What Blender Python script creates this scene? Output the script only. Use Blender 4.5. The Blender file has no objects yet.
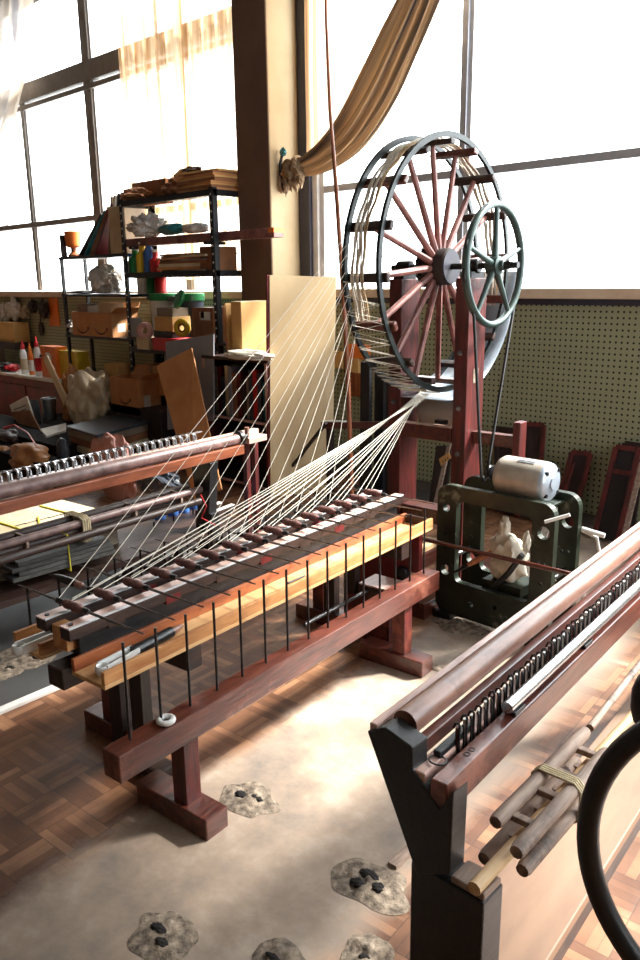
import bpy, bmesh, math, random
from mathutils import Vector, Matrix, noise
R = random.Random(7)
SC = bpy.context.scene
COL = SC.collection
V = Vector
rad = math.radians

# ------------------------------------------------------------------ camera
F, PITCH, ROLL, YAW, EYE = 790.0, rad(14.2), rad(0.75), rad(43.8), 1.6
_fh = V((-math.sin(YAW), math.cos(YAW), 0))
FWD = _fh * math.cos(PITCH) - V((0, 0, 1)) * math.sin(PITCH)
_r0 = FWD.cross(V((0, 0, 1))).normalized()
_u0 = _r0.cross(FWD)
RIGHT = _r0 * math.cos(ROLL) - _u0 * math.sin(ROLL)
UP = _r0 * math.sin(ROLL) + _u0 * math.cos(ROLL)
CAMP = V((0, 0, EYE))
cam = bpy.data.objects.new('camera', bpy.data.cameras.new('camera'))
COL.objects.link(cam)
cam.data.sensor_fit = 'HORIZONTAL'
cam.data.sensor_width = 36.0
cam.data.lens = F / 640.0 * 36.0
cam.data.clip_start = 0.05
m = Matrix((RIGHT, UP, -FWD)).transposed().to_4x4()
m.translation = CAMP
cam.matrix_world = m
SC.camera = cam


def W(px, py, X=None, Y=None, Z=None):
    """world point seen at a photo position, on a plane of the room"""
    d = FWD + RIGHT * ((px - 320) / F) + UP * ((480 - py) / F)
    if X is not None:
        t = X / d.x
    elif Y is not None:
        t = Y / d.y
    else:
        t = (Z - EYE) / d.z
    return CAMP + d * t


# ------------------------------------------------------------------ materials
def lin(c):
    return tuple(((x / 255) / 12.92 if x / 255 <= 0.04045 else ((x / 255 + 0.055) / 1.055) ** 2.4) for x in c) + (1,)


def nt(name):
    mt = bpy.data.materials.new(name)
    mt.use_nodes = True
    n = mt.node_tree
    for x in list(n.nodes):
        n.nodes.remove(x)
    o = n.nodes.new('ShaderNodeOutputMaterial')
    return mt, n, o


def N(n, t, **kw):
    x = n.nodes.new(t)
    for k, v in kw.items():
        setattr(x, k, v)
    return x


def setin(node, **kw):
    for k, v in kw.items():
        node.inputs[k.replace('_', ' ')].default_value = v


def mat(name, c1, c2=None, rough=.6, metal=0.0, scale=8.0, stretch=(1, 1, 1), bump=0.15, coat=0.0, detail=5, spec=.5, wear=None):
    mt, n, o = nt(name)
    b = N(n, 'ShaderNodeBsdfPrincipled')
    setin(b, Roughness=rough, Metallic=metal)
    b.inputs['Specular IOR Level'].default_value = spec
    if coat:
        b.inputs['Coat Weight'].default_value = coat
        b.inputs['Coat Roughness'].default_value = .25
    n.links.new(b.outputs[0], o.inputs[0])
    c2 = c2 or tuple(max(0, int(x * .7)) for x in c1)
    tc = N(n, 'ShaderNodeTexCoord')
    mp = N(n, 'ShaderNodeMapping')
    mp.inputs['Scale'].default_value = stretch
    n.links.new(tc.outputs['Object'], mp.inputs[0])
    ns = N(n, 'ShaderNodeTexNoise')
    setin(ns, Scale=scale, Detail=detail, Roughness=.6)
    n.links.new(mp.outputs[0], ns.inputs['Vector'])
    cr = N(n, 'ShaderNodeValToRGB')
    cr.color_ramp.elements[0].position = .32
    cr.color_ramp.elements[1].position = .68
    cr.color_ramp.elements[0].color = lin(c2)
    cr.color_ramp.elements[1].color = lin(c1)
    n.links.new(ns.outputs['Fac'], cr.inputs[0])
    out = cr.outputs[0]
    if wear:
        n2 = N(n, 'ShaderNodeTexNoise')
        setin(n2, Scale=scale * .45, Detail=8, Roughness=.7)
        n.links.new(tc.outputs['Object'], n2.inputs['Vector'])
        r2 = N(n, 'ShaderNodeValToRGB')
        r2.color_ramp.elements[0].position = .58
        r2.color_ramp.elements[1].position = .66
        n.links.new(n2.outputs['Fac'], r2.inputs[0])
        mx = N(n, 'ShaderNodeMixRGB')
        mx.inputs[2].default_value = lin(wear)
        n.links.new(r2.outputs[0], mx.inputs[0])
        n.links.new(out, mx.inputs[1])
        out = mx.outputs[0]
    n.links.new(out, b.inputs['Base Color'])
    if bump:
        bp = N(n, 'ShaderNodeBump')
        setin(bp, Strength=bump, Distance=.01)
        n.links.new(ns.outputs['Fac'], bp.inputs['Height'])
        n.links.new(bp.outputs[0], b.inputs['Normal'])
    return mt


GY = (9, 1.2, 9)     # grain along Y
GX = (1.2, 9, 9)
GZ = (9, 9, 1.2)
M = {}
M['red_y'] = mat('red_brown_wood', (104, 52, 40), (58, 27, 22), .32, 0, 5, GY, .25, .35, wear=(136, 84, 68))
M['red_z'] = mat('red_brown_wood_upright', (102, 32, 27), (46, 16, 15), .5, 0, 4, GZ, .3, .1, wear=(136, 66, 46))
M['dark_y'] = mat('dark_wood', (62, 40, 32), (30, 20, 17), .5, 0, 5, GY, .25)
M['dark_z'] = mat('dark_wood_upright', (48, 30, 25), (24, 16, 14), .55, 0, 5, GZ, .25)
M['black_y'] = mat('black_stained_wood', (24, 24, 27), (12, 12, 14), .45, 0, 6, GY, .2)
M['tray'] = mat('orange_pine', (206, 150, 96), (168, 108, 60), .5, 0, 4, GY, .15)
M['pink_y'] = mat('pale_wood_and_lit_tops', (226, 190, 176), (172, 132, 120), .3, 0, 5, GY, .25)  # pale wood; on the spindle rail tops its paleness stands for window light
M['roller'] = mat('brown_roller_wood', (152, 110, 92), (104, 70, 58), .4, 0, 5, (6, 1.5, 6), .25, .2, wear=(92, 64, 56))
M['roller_dark'] = mat('mottled_roller', (132, 104, 98), (74, 52, 50), .45, 0, 9, (2, 2, 2), .25)
M['grey_wood'] = mat('weathered_grey_wood', (166, 144, 128), (108, 88, 77), .65, 0, 6, GY, .35, wear=(66, 56, 52))
M['pale_wood'] = mat('pale_wood', (216, 184, 140), (186, 150, 108), .55, 0, 5, GY, .15)
M['ply'] = mat('plywood', (222, 196, 154), (206, 174, 128), .6, 0, 3, (1, 1, .35), .08)
M['spoke'] = mat('spoke_wood', (150, 100, 92), (92, 52, 48), .45, 0, 6, (2, 2, 2), .2)
M['steel'] = mat('worn_steel', (150, 150, 150), (90, 90, 92), .32, .9, 20, (1, 1, 1), .1)
M['bright_steel'] = mat('bright_steel', (214, 214, 216), (180, 182, 186), .25, .85, 20, (1, 1, 1), .05)
M['dark_steel'] = mat('dark_steel', (56, 52, 52), (30, 28, 28), .38, .6, 25, (1, 1, 1), .15)
M['black_metal'] = mat('black_painted_metal', (22, 23, 25), (14, 14, 16), .4, .2, 20, (1, 1, 1), .05)
M['iron_green'] = mat('green_black_iron', (30, 38, 38), (16, 22, 22), .4, .2, 12, (1, 1, 1), .1)
M['frame_green'] = mat('green_cast_iron', (46, 54, 42), (27, 33, 25), .42, .2, 10, (1, 1, 1), .15, wear=(118, 122, 108))
M['wheel_green'] = mat('grey_green_paint', (68, 86, 82), (46, 62, 60), .38, .1, 10, (1, 1, 1), .08)
M['motor'] = mat('cream_grey_enamel', (186, 178, 166), (150, 142, 130), .35, .1, 8, (1, 1, 1), .05)
M['card'] = mat('cardboard', (192, 136, 86), (172, 116, 70), .8, 0, 6, (1, 1, 1), .08)
M['card_light'] = mat('light_cardboard', (206, 164, 104), (190, 146, 88), .75, 0, 5, (1, 1, 1), .06)
M['card_dark'] = mat('dark_cardboard', (146, 98, 64), (120, 78, 50), .8, 0, 6, (1, 1, 1), .08)
M['tape'] = mat('parcel_tape', (150, 100, 58), (140, 92, 52), .35, 0, 6, (1, 1, 1), .02)
M['ink'] = mat('dark_print', (40, 30, 26), (30, 22, 20), .7, 0, 6, (1, 1, 1), 0)
M['paper'] = mat('white_paper', (226, 222, 212), (206, 200, 188), .8, 0, 6, (1, 1, 1), .05)
M['paper_old'] = mat('aged_paper', (208, 192, 160), (176, 156, 122), .8, 0, 5, (1, 1, 1), .08)
M['paper_edge'] = mat('paper_edges', (158, 142, 122), (96, 84, 74), .85, 0, 60, (1, 1, 30), .3)
M['white'] = mat('white_plastic', (232, 232, 228), (216, 216, 212), .4, 0, 8, (1, 1, 1), .03)
M['red'] = mat('red_plastic', (196, 34, 40), (170, 26, 32), .4, 0, 8, (1, 1, 1), .03)
M['orange'] = mat('orange_plastic', (230, 122, 40), (206, 98, 26), .45, 0, 8, (1, 1, 1), .03)
M['yellow'] = mat('yellow_plastic', (226, 190, 50), (204, 164, 36), .45, 0, 8, (1, 1, 1), .03)
M['green'] = mat('green_plastic', (38, 136, 74), (28, 110, 58), .4, 0, 8, (1, 1, 1), .03)
M['teal'] = mat('teal_plastic', (26, 120, 124), (18, 94, 100), .4, 0, 8, (1, 1, 1), .03)
M['blue'] = mat('blue_plastic', (64, 110, 176), (44, 82, 140), .4, 0, 8, (1, 1, 1), .03)
M['black'] = mat('black_plastic', (20, 20, 21), (13, 13, 14), .35, 0, 8, (1, 1, 1), .03)
M['rubber'] = mat('black_rubber', (30, 30, 31), (18, 18, 19), .45, 0, 18, (1, 1, 1), .1)
M['maroon'] = mat('dark_red_paint', (116, 28, 28), (78, 18, 20), .45, 0, 6, (1, 1, 1), .08)
M['yarn'] = mat('white_yarn', (232, 226, 212), (206, 198, 182), .85, 0, 60, (1, 1, 1), .1)
M['yarn_tan'] = mat('cream_yarn', (214, 188, 150), (180, 150, 112), .85, 0, 60, (1, 1, 1), .1)
M['cop'] = mat('wound_brown_yarn', (136, 90, 82), (60, 36, 34), .6, 0, 90, (6, 1, 1), .4)
M['string'] = mat('twine', (206, 192, 160), (176, 160, 128), .85, 0, 60, (1, 1, 1), .1)
M['ystring'] = mat('yellow_string', (218, 206, 70), (186, 170, 40), .7, 0, 60, (1, 1, 1), .1)
M['brown_bag'] = mat('brown_leather', (196, 140, 90), (130, 84, 48), .45, 0, 6, (1, 1, 1), .2)
M['dark_bag'] = mat('dark_brown_leather', (62, 42, 32), (36, 24, 20), .5, 0, 6, (1, 1, 1), .2)
M['tan_bag'] = mat('tan_plastic_bag', (190, 172, 144), (150, 130, 104), .3, 0, 6, (1, 1, 1), .2)
M['grey_bag'] = mat('grey_plastic_bag', (222, 220, 216), (176, 174, 172), .25, 0, 6, (1, 1, 1), .2)
M['pink_bag'] = mat('pink_paper_bag', (198, 152, 142), (170, 122, 114), .6, 0, 6, (1, 1, 1), .15)
M['cloth_w'] = mat('white_cloth', (226, 218, 202), (190, 178, 158), .9, 0, 10, (1, 1, 1), .2)
M['grey_panel'] = mat('grey_panel', (146, 148, 154), (128, 130, 138), .5, 0, 4, (1, 1, 1), .03)
M['bucket'] = mat('galvanised_metal', (168, 172, 174), (118, 122, 126), .3, .8, 7, (1, 1, .3), .1)
M['dark_book'] = mat('dark_grey_cover', (66, 72, 82), (40, 44, 52), .35, 0, 6, (1, 1, 1), .05)
M['sheet_metal'] = mat('galvanised_sheet', (186, 196, 206), (150, 162, 176), .35, .5, 5, (1, 1, 1), .1)
M['pole'] = mat('reddish_bamboo', (164, 98, 56), (112, 56, 34), .4, 0, 6, GZ, .2)
M['navy'] = mat('dark_navy_paint', (52, 50, 62), (40, 38, 50), .5, 0, 6, (1, 1, 1), .05)
M['alu'] = mat('grey_aluminium', (186, 188, 194), (166, 168, 176), .45, .4, 8, (1, 1, 1), .03)
M['alu_dark'] = mat('dark_window_bar', (150, 144, 138), (130, 124, 118), .55, .1, 8, (1, 1, 1), .03)
M['alu_white'] = mat('white_window_frame', (214, 214, 214), (196, 196, 198), .5, 0, 8, (1, 1, 1), .03)
M['sill'] = mat('painted_sill', (214, 192, 166), (196, 172, 146), .6, 0, 6, (1, 1, 1), .05)
M['pillar'] = mat('painted_concrete', (206, 184, 148), (190, 166, 130), .8, 0, 2.5, (1, 1, 1), .12)
M['plaster'] = mat('dull_plaster', (120, 110, 98), (104, 94, 84), .9, 0, 3, (1, 1, 1), .1)
M['ceil'] = mat('dull_ceiling', (122, 114, 104), (108, 100, 92), .9, 0, 3, (1, 1, 1), .1)
M['rubble'] = mat('crumbled_concrete', (156, 140, 122), (66, 56, 48), .95, 0, 34, (1, 1, 1), .9)
M['pit'] = mat('dark_hole', (28, 22, 18), (14, 11, 9), .95, 0, 30, (1, 1, 1), .5)
M['reed'] = mat('dark_reed_bundle', (96, 96, 94), (30, 30, 30), .6, 0, 5, (60, 1, 60), .5)
M['strip_w'] = mat('white_strip', (226, 224, 220), (204, 200, 196), .35, 0, 8, (1, 1, 1), .03)
M['tray_side'] = mat('red_orange_pine', (176, 104, 62), (132, 66, 40), .45, 0, 4, GY, .15)
M['tray_floor'] = mat('pale_pine', (226, 184, 132), (200, 150, 98), .42, 0, 4, GY, .12)
M['rod'] = mat('spindle_steel', (128, 122, 120), (84, 78, 76), .3, .75, 25, (1, 1, 1), .05)
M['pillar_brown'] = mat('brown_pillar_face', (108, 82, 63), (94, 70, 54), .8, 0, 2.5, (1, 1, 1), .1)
M['matt_black'] = mat('matt_black_wood', (30, 26, 24), (18, 16, 15), .9, 0, 5, GY, .2, 0, 5, .15)  # near-black wood with little sheen, for chests, table and boxes
M['board_tan'] = mat('worn_tan_board', (142, 112, 90), (112, 86, 68), .65, 0, 2.5, (3, .6, 3), .1)
M['rail_orange'] = mat('orange_brown_rail', (150, 86, 58), (104, 54, 36), .38, 0, 5, GY, .2, .15)
M['clear'] = None


def glassy(name, tint, alpha, rough=.08):
    mt, n, o = nt(name)
    t = N(n, 'ShaderNodeBsdfTransparent')
    t.inputs[0].default_value = (*tint, 1)
    g = N(n, 'ShaderNodeBsdfGlossy')
    setin(g, Roughness=rough)
    mx = N(n, 'ShaderNodeMixShader')
    mx.inputs[0].default_value = .03 + alpha
    n.links.new(t.outputs[0], mx.inputs[1])
    n.links.new(g.outputs[0], mx.inputs[2])
    n.links.new(mx.outputs[0], o.inputs[0])
    return mt


M['glass'] = glassy('window_glass', (.97, .98, .98), 0.0, .02)
M['clear'] = glassy('clear_plastic', (.85, .88, .9), .25, .15)


def cloth(name, c1, c2, transp, transl, axis_scale, streak=True):
    mt, n, o = nt(name)
    tc = N(n, 'ShaderNodeTexCoord')
    mp = N(n, 'ShaderNodeMapping')
    mp.inputs['Scale'].default_value = axis_scale
    n.links.new(tc.outputs['UV'], mp.inputs[0])
    ns = N(n, 'ShaderNodeTexNoise')
    setin(ns, Scale=1.0, Detail=3, Roughness=.6)
    n.links.new(mp.outputs[0], ns.inputs['Vector'])
    cr = N(n, 'ShaderNodeValToRGB')
    cr.color_ramp.elements[0].position = .36
    cr.color_ramp.elements[1].position = .62
    cr.color_ramp.elements[0].color = lin(c2)
    cr.color_ramp.elements[1].color = lin(c1)
    n.links.new(ns.outputs['Fac'], cr.inputs[0])
    d = N(n, 'ShaderNodeBsdfDiffuse')
    tl = N(n, 'ShaderNodeBsdfTranslucent')
    tr = N(n, 'ShaderNodeBsdfTransparent')
    n.links.new(cr.outputs[0], d.inputs[0])
    n.links.new(cr.outputs[0], tl.inputs[0])
    m1 = N(n, 'ShaderNodeMixShader')
    m1.inputs[0].default_value = transl
    n.links.new(d.outputs[0], m1.inputs[1])
    n.links.new(tl.outputs[0], m1.inputs[2])
    m2 = N(n, 'ShaderNodeMixShader')
    m2.inputs[0].default_value = transp
    n.links.new(m1.outputs[0], m2.inputs[1])
    n.links.new(tr.outputs[0], m2.inputs[2])
    n.links.new(m2.outputs[0], o.inputs[0])
    return mt


M['sheer'] = cloth('tan_sheer_curtain', (238, 214, 178), (170, 126, 82), .28, .6, (40, .4, 1))
M['swag'] = cloth('tan_grey_drape', (220, 190, 152), (66, 62, 66), .0, .4, (.8, 18, 1))  # tan-grey cloth; fold highlights and shade are striped into the colour
M['left_drape'] = cloth('pale_grey_drape', (206, 190, 170), (150, 146, 146), .2, .6, (9, .6, 1))


def floor_mat():
    mt, n, o = nt('parquet_and_worn_cement_floor')
    b = N(n, 'ShaderNodeBsdfPrincipled')
    n.links.new(b.outputs[0], o.inputs[0])
    tc = N(n, 'ShaderNodeTexCoord')
    mp = N(n, 'ShaderNodeMapping')
    mp.inputs['Rotation'].default_value = (0, 0, rad(-5))
    n.links.new(tc.outputs['Object'], mp.inputs[0])
    sp = N(n, 'ShaderNodeSeparateXYZ')
    n.links.new(mp.outputs[0], sp.inputs[0])
    L = n.links.new

    def mth(op, a, bb=None, c=None):
        x = N(n, 'ShaderNodeMath', operation=op)
        for i, v in enumerate((a, bb, c)):
            if v is None:
                continue
            if isinstance(v, (int, float)):
                x.inputs[i].default_value = v
            else:
                L(v, x.inputs[i])
        return x.outputs[0]
    S = .15
    u = mth('DIVIDE', sp.outputs[0], S)
    v = mth('DIVIDE', sp.outputs[1], S)
    iu, iv = mth('FLOOR', u), mth('FLOOR', v)
    fu, fv = mth('FRACT', u), mth('FRACT', v)
    par = mth('FRACT', mth('MULTIPLY', mth('ADD', iu, iv), .5))
    par = mth('GREATER_THAN', par, .25)
    inv = mth('SUBTRACT', 1.0, par)
    st = mth('ADD', mth('MULTIPLY', fu, par), mth('MULTIPLY', fv, inv))
    st5 = mth('MULTIPLY', st, 5)
    sid, sf = mth('FLOOR', st5), mth('FRACT', st5)
    cb = N(n, 'ShaderNodeCombineXYZ')
    L(iu, cb.inputs[0]); L(iv, cb.inputs[1]); L(sid, cb.inputs[2])
    wn = N(n, 'ShaderNodeTexWhiteNoise', noise_dimensions='3D')
    L(cb.outputs[0], wn.inputs[0])
    cr = N(n, 'ShaderNodeValToRGB')
    e = cr.color_ramp.elements
    e[0].color = lin((118, 78, 54)); e[1].color = lin((186, 138, 102))
    e2 = e.new(.5); e2.color = lin((150, 104, 74))
    L(wn.outputs['Value'], cr.inputs[0])
    # gaps
    ed = mth('MINIMUM', sf, mth('SUBTRACT', 1.0, sf))
    ce = mth('MINIMUM', mth('MINIMUM', fu, mth('SUBTRACT', 1.0, fu)), mth('MINIMUM', fv, mth('SUBTRACT', 1.0, fv)))
    g = mth('MINIMUM', mth('MULTIPLY', mth('LESS_THAN', ed, .04), .35), 1)
    g2 = mth('MULTIPLY', mth('LESS_THAN', ce, .013), .45)
    gg = mth('MAXIMUM', g, g2)
    mx = N(n, 'ShaderNodeMixRGB')
    mx.inputs[2].default_value = lin((40, 26, 20))
    L(gg, mx.inputs[0]); L(cr.outputs[0], mx.inputs[1])
    # grime
    ns = N(n, 'ShaderNodeTexNoise')
    setin(ns, Scale=2.2, Detail=8, Roughness=.65)
    L(tc.outputs['Object'], ns.inputs['Vector'])
    gr = N(n, 'ShaderNodeValToRGB')
    gr.color_ramp.elements[0].position = .35; gr.color_ramp.elements[1].position = .7
    gr.color_ramp.elements[0].color = lin((150, 140, 134)); gr.color_ramp.elements[1].color = (1, 1, 1, 1)
    L(ns.outputs['Fac'], gr.inputs[0])
    ml = N(n, 'ShaderNodeMixRGB', blend_type='MULTIPLY')
    ml.inputs[0].default_value = 1
    L(mx.outputs[0], ml.inputs[1]); L(gr.outputs[0], ml.inputs[2])
    # worn cement walkway under the frame
    n2 = N(n, 'ShaderNodeTexNoise')
    setin(n2, Scale=3.5, Detail=10, Roughness=.68)
    L(tc.outputs['Object'], n2.inputs['Vector'])
    c2 = N(n, 'ShaderNodeValToRGB')
    c2.color_ramp.elements[0].position = .3; c2.color_ramp.elements[1].position = .72
    c2.color_ramp.elements[0].color = lin((112, 104, 98)); c2.color_ramp.elements[1].color = lin((186, 172, 156))
    e3 = c2.color_ramp.elements.new(.5); e3.color = lin((152, 134, 118))
    L(n2.outputs['Fac'], c2.inputs[0])
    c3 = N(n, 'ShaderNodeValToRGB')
    c3.color_ramp.elements[0].color = lin((46, 46, 48)); c3.color_ramp.elements[1].color = lin((92, 90, 88))  # second cement strip, the shade over it painted in as dark grey
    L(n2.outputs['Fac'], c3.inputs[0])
    so = N(n, 'ShaderNodeSeparateXYZ')
    L(tc.outputs['Object'], so.inputs[0])
    xr = mth('ADD', so.outputs[0], mth('MULTIPLY', so.outputs[1], .09))   # follows the machines
    wob = mth('MULTIPLY', mth('SUBTRACT', n2.outputs['Fac'], .5), .22)
    xw = mth('ADD', xr, wob)

    def band(x, lo, hi, soft):
        a = N(n, 'ShaderNodeMapRange'); L(x, a.inputs[0])
        a.inputs[1].default_value = lo - soft; a.inputs[2].default_value = lo + soft
        c = N(n, 'ShaderNodeMapRange'); L(x, c.inputs[0])
        c.inputs[1].default_value = hi - soft; c.inputs[2].default_value = hi + soft
        return mth('MULTIPLY', a.outputs[0], mth('SUBTRACT', 1.0, c.outputs[0]))
    k1 = band(xw, -1.78, -0.97, .05)
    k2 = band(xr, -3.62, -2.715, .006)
    m1 = N(n, 'ShaderNodeMixRGB'); L(k1, m1.inputs[0]); L(ml.outputs[0], m1.inputs[1]); L(c2.outputs[0], m1.inputs[2])
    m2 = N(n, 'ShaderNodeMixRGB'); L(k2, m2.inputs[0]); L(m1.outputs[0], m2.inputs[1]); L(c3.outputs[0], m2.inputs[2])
    L(m2.outputs[0], b.inputs['Base Color'])
    rr = N(n, 'ShaderNodeMapRange'); L(ns.outputs['Fac'], rr.inputs[0])
    rr.inputs[1].default_value = .3; rr.inputs[2].default_value = .7
    rr.inputs[3].default_value = .34; rr.inputs[4].default_value = .6
    L(rr.outputs[0], b.inputs['Roughness'])
    hh = mth('SUBTRACT', mth('MULTIPLY', n2.outputs['Fac'], .25), mth('MULTIPLY', mth('MULTIPLY', gg, mth('SUBTRACT', 1.0, mth('MAXIMUM', k1, k2))), .8))
    bp = N(n, 'ShaderNodeBump'); setin(bp, Strength=.35, Distance=.004)
    L(hh, bp.inputs['Height']); L(bp.outputs[0], b.inputs['Normal'])
    return mt


def peg_mat(c, pitch, rad_):
    mt, n, o = nt('perforated_board')
    L = n.links.new
    b = N(n, 'ShaderNodeBsdfPrincipled'); setin(b, Roughness=.7)
    L(b.outputs[0], o.inputs[0])
    tc = N(n, 'ShaderNodeTexCoord')
    sp = N(n, 'ShaderNodeSeparateXYZ'); L(tc.outputs['Object'], sp.inputs[0])

    def mth(op, a, bb=None):
        x = N(n, 'ShaderNodeMath', operation=op)
        for i, v in enumerate((a, bb)):
            if v is None:
                continue
            if isinstance(v, (int, float)):
                x.inputs[i].default_value = v
            else:
                L(v, x.inputs[i])
        return x.outputs[0]
    fx = mth('SUBTRACT', mth('FRACT', mth('DIVIDE', sp.outputs[0], pitch)), .5)
    fz = mth('SUBTRACT', mth('FRACT', mth('DIVIDE', sp.outputs[2], pitch)), .5)
    r = mth('SQRT', mth('ADD', mth('MULTIPLY', fx, fx), mth('MULTIPLY', fz, fz)))
    hole = mth('LESS_THAN', r, rad_ / pitch)
    ns = N(n, 'ShaderNodeTexNoise'); setin(ns, Scale=2.5, Detail=5)
    L(tc.outputs['Object'], ns.inputs['Vector'])
    cr = N(n, 'ShaderNodeValToRGB')
    cr.color_ramp.elements[0].color = lin(tuple(int(x * .85) for x in c)); cr.color_ramp.elements[1].color = lin(c)
    L(ns.outputs['Fac'], cr.inputs[0])
    mx = N(n, 'ShaderNodeMixRGB'); mx.inputs[2].default_value = lin((24, 26, 20))
    L(hole, mx.inputs[0]); L(cr.outputs[0], mx.inputs[1])
    L(mx.outputs[0], b.inputs['Base Color'])
    return mt


M['floor'] = floor_mat()
M['peg'] = peg_mat((160, 160, 126), .037, .0072)

# ------------------------------------------------------------------ mesh building
ROOT = {}


class MB:
    def __init__(s):
        s.b = bmesh.new()

    def hexa(s, p):
        vs = [s.b.verts.new(x) for x in p]
        for f in ((0, 3, 2, 1), (4, 5, 6, 7), (0, 1, 5, 4), (1, 2, 6, 5), (2, 3, 7, 6), (3, 0, 4, 7)):
            s.b.faces.new([vs[i] for i in f])
        return s

    def box(s, x0, x1, y0, y1, z0, z1):
        return s.hexa([(x0, y0, z0), (x1, y0, z0), (x1, y1, z0), (x0, y1, z0), (x0, y0, z1), (x1, y0, z1), (x1, y1, z1), (x0, y1, z1)])

    def beam(s, p0, p1, w, h, up=(0, 0, 1)):
        """bar from p0 to p1 (centre line), w sideways, h along up"""
        p0, p1 = V(p0), V(p1)
        d = (p1 - p0).normalized()
        sd = d.cross(V(up))
        if sd.length < 1e-4:
            sd = d.cross(V((0, 1, 0)))
        sd.normalize()
        u = sd.cross(d)
        a, c = sd * w / 2, u * h / 2
        return s.hexa([p0 - a - c, p0 + a - c, p1 + a - c, p1 - a - c, p0 - a + c, p0 + a + c, p1 + a + c, p1 - a + c])

    def plate(s, pts, th):
        """polygon (in order) given a thickness along its own normal"""
        pts = [V(p) for p in pts]
        nrm = V((0, 0, 0))
        for i in range(len(pts)):
            a, c = pts[i], pts[(i + 1) % len(pts)]
            nrm += V(((a.y - c.y) * (a.z + c.z), (a.z - c.z) * (a.x + c.x), (a.x - c.x) * (a.y + c.y)))
        nrm.normalize()
        lo = [s.b.verts.new(p - nrm * th / 2) for p in pts]
        hi = [s.b.verts.new(p + nrm * th / 2) for p in pts]
        s.b.faces.new(hi)
        s.b.faces.new(lo[::-1])
        k = len(pts)
        for i in range(k):
            s.b.faces.new((lo[i], lo[(i + 1) % k], hi[(i + 1) % k], hi[i]))
        return s

    def tube(s, path, r, n=10, closed=False, caps=True, rr=None):
        path = [V(p) for p in path]
        k = len(path)
        rings = []
        prev = None
        for i, p in enumerate(path):
            if closed:
                d = path[(i + 1) % k] - path[(i - 1) % k]
            else:
                d = path[min(i + 1, k - 1)] - path[max(i - 1, 0)]
            d.normalize()
            if prev is None:
                a = d.cross(V((0, 0, 1)))
                if a.length < .05:
                    a = d.cross(V((0, 1, 0)))
            else:
                a = prev - d * prev.dot(d)
            a.normalize()
            prev = a
            c = d.cross(a)
            q = rr[i] if rr else r
            rings.append([s.b.verts.new(p + (a * math.cos(t) + c * math.sin(t)) * q) for t in [2 * math.pi * j / n for j in range(n)]])
        m_ = k if closed else k - 1
        for i in range(m_):
            A, B = rings[i], rings[(i + 1) % k]
            for j in range(n):
                s.b.faces.new((A[j], A[(j + 1) % n], B[(j + 1) % n], B[j]))
        if caps and not closed:
            s.b.faces.new(rings[0][::-1])
            s.b.faces.new(rings[-1])
        return s

    def cyl(s, p0, p1, r, n=16, r1=None):
        return s.tube([p0, p1], r, n, rr=[r, r if r1 is None else r1])

    def lathe(s, base, prof, n=18, axis=(0, 0, 1)):
        ax = V(axis).normalized()
        p = [V(base) + ax * z for r, z in prof]
        # radius profile along a straight axis
        a = ax.cross(V((1, 0, 0)))
        if a.length < .1:
            a = ax.cross(V((0, 1, 0)))
        a.normalize()
        c = ax.cross(a)
        rings = []
        for q, (r, z) in zip(p, prof):
            r = max(r, 1e-4)
            rings.append([s.b.verts.new(q + (a * math.cos(t) + c * math.sin(t)) * r) for t in [2 * math.pi * j / n for j in range(n)]])
        for A, B in zip(rings, rings[1:]):
            for j in range(n):
                s.b.faces.new((A[j], A[(j + 1) % n], B[(j + 1) % n], B[j]))
        s.b.faces.new(rings[0][::-1])
        s.b.faces.new(rings[-1])
        return s

    def ring(s, c, ax, Rr, w, t, n=48, a0=0, a1=360):
        """flat hoop: mean radius Rr, w along axis, t radial"""
        ax = V(ax).normalized()
        e1 = V((0, 0, 1)).cross(ax)
        if e1.length < .1:
            e1 = V((1, 0, 0))
        e1.normalize()
        e2 = ax.cross(e1)
        full = abs(a1 - a0) >= 360
        k = n if full else n + 1
        rs = []
        for i in range(k):
            q = rad(a0 + (a1 - a0) * i / n)
            d = e1 * math.cos(q) + e2 * math.sin(q)
            rs.append([s.b.verts.new(V(c) + d * (Rr + i_ * t / 2) + ax * (j_ * w / 2)) for i_, j_ in ((-1, -1), (1, -1), (1, 1), (-1, 1))])
        for i in range(n):
            A, B = rs[i], rs[(i + 1) % k]
            for j in range(4):
                s.b.faces.new((A[j], B[j], B[(j + 1) % 4], A[(j + 1) % 4]))
        if not full:
            s.b.faces.new(rs[0]); s.b.faces.new(rs[-1][::-1])
        return s

    def torus(s, c, ax, Rr, r, n=40, k=12, sq=1.0):
        ax = V(ax).normalized()
        e1 = V((0, 0, 1)).cross(ax)
        if e1.length < .1:
            e1 = V((1, 0, 0))
        e1.normalize()
        e2 = ax.cross(e1)
        rs = []
        for i in range(n):
            q = 2 * math.pi * i / n
            d = e1 * math.cos(q) + e2 * math.sin(q)
            rs.append([s.b.verts.new(V(c) + d * (Rr + r * math.cos(2 * math.pi * j / k)) + ax * (r * sq * math.sin(2 * math.pi * j / k))) for j in range(k)])
        for i in range(n):
            A, B = rs[i], rs[(i + 1) % n]
            for j in range(k):
                s.b.faces.new((A[j], B[j], B[(j + 1) % k], A[(j + 1) % k]))
        return s

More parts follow.
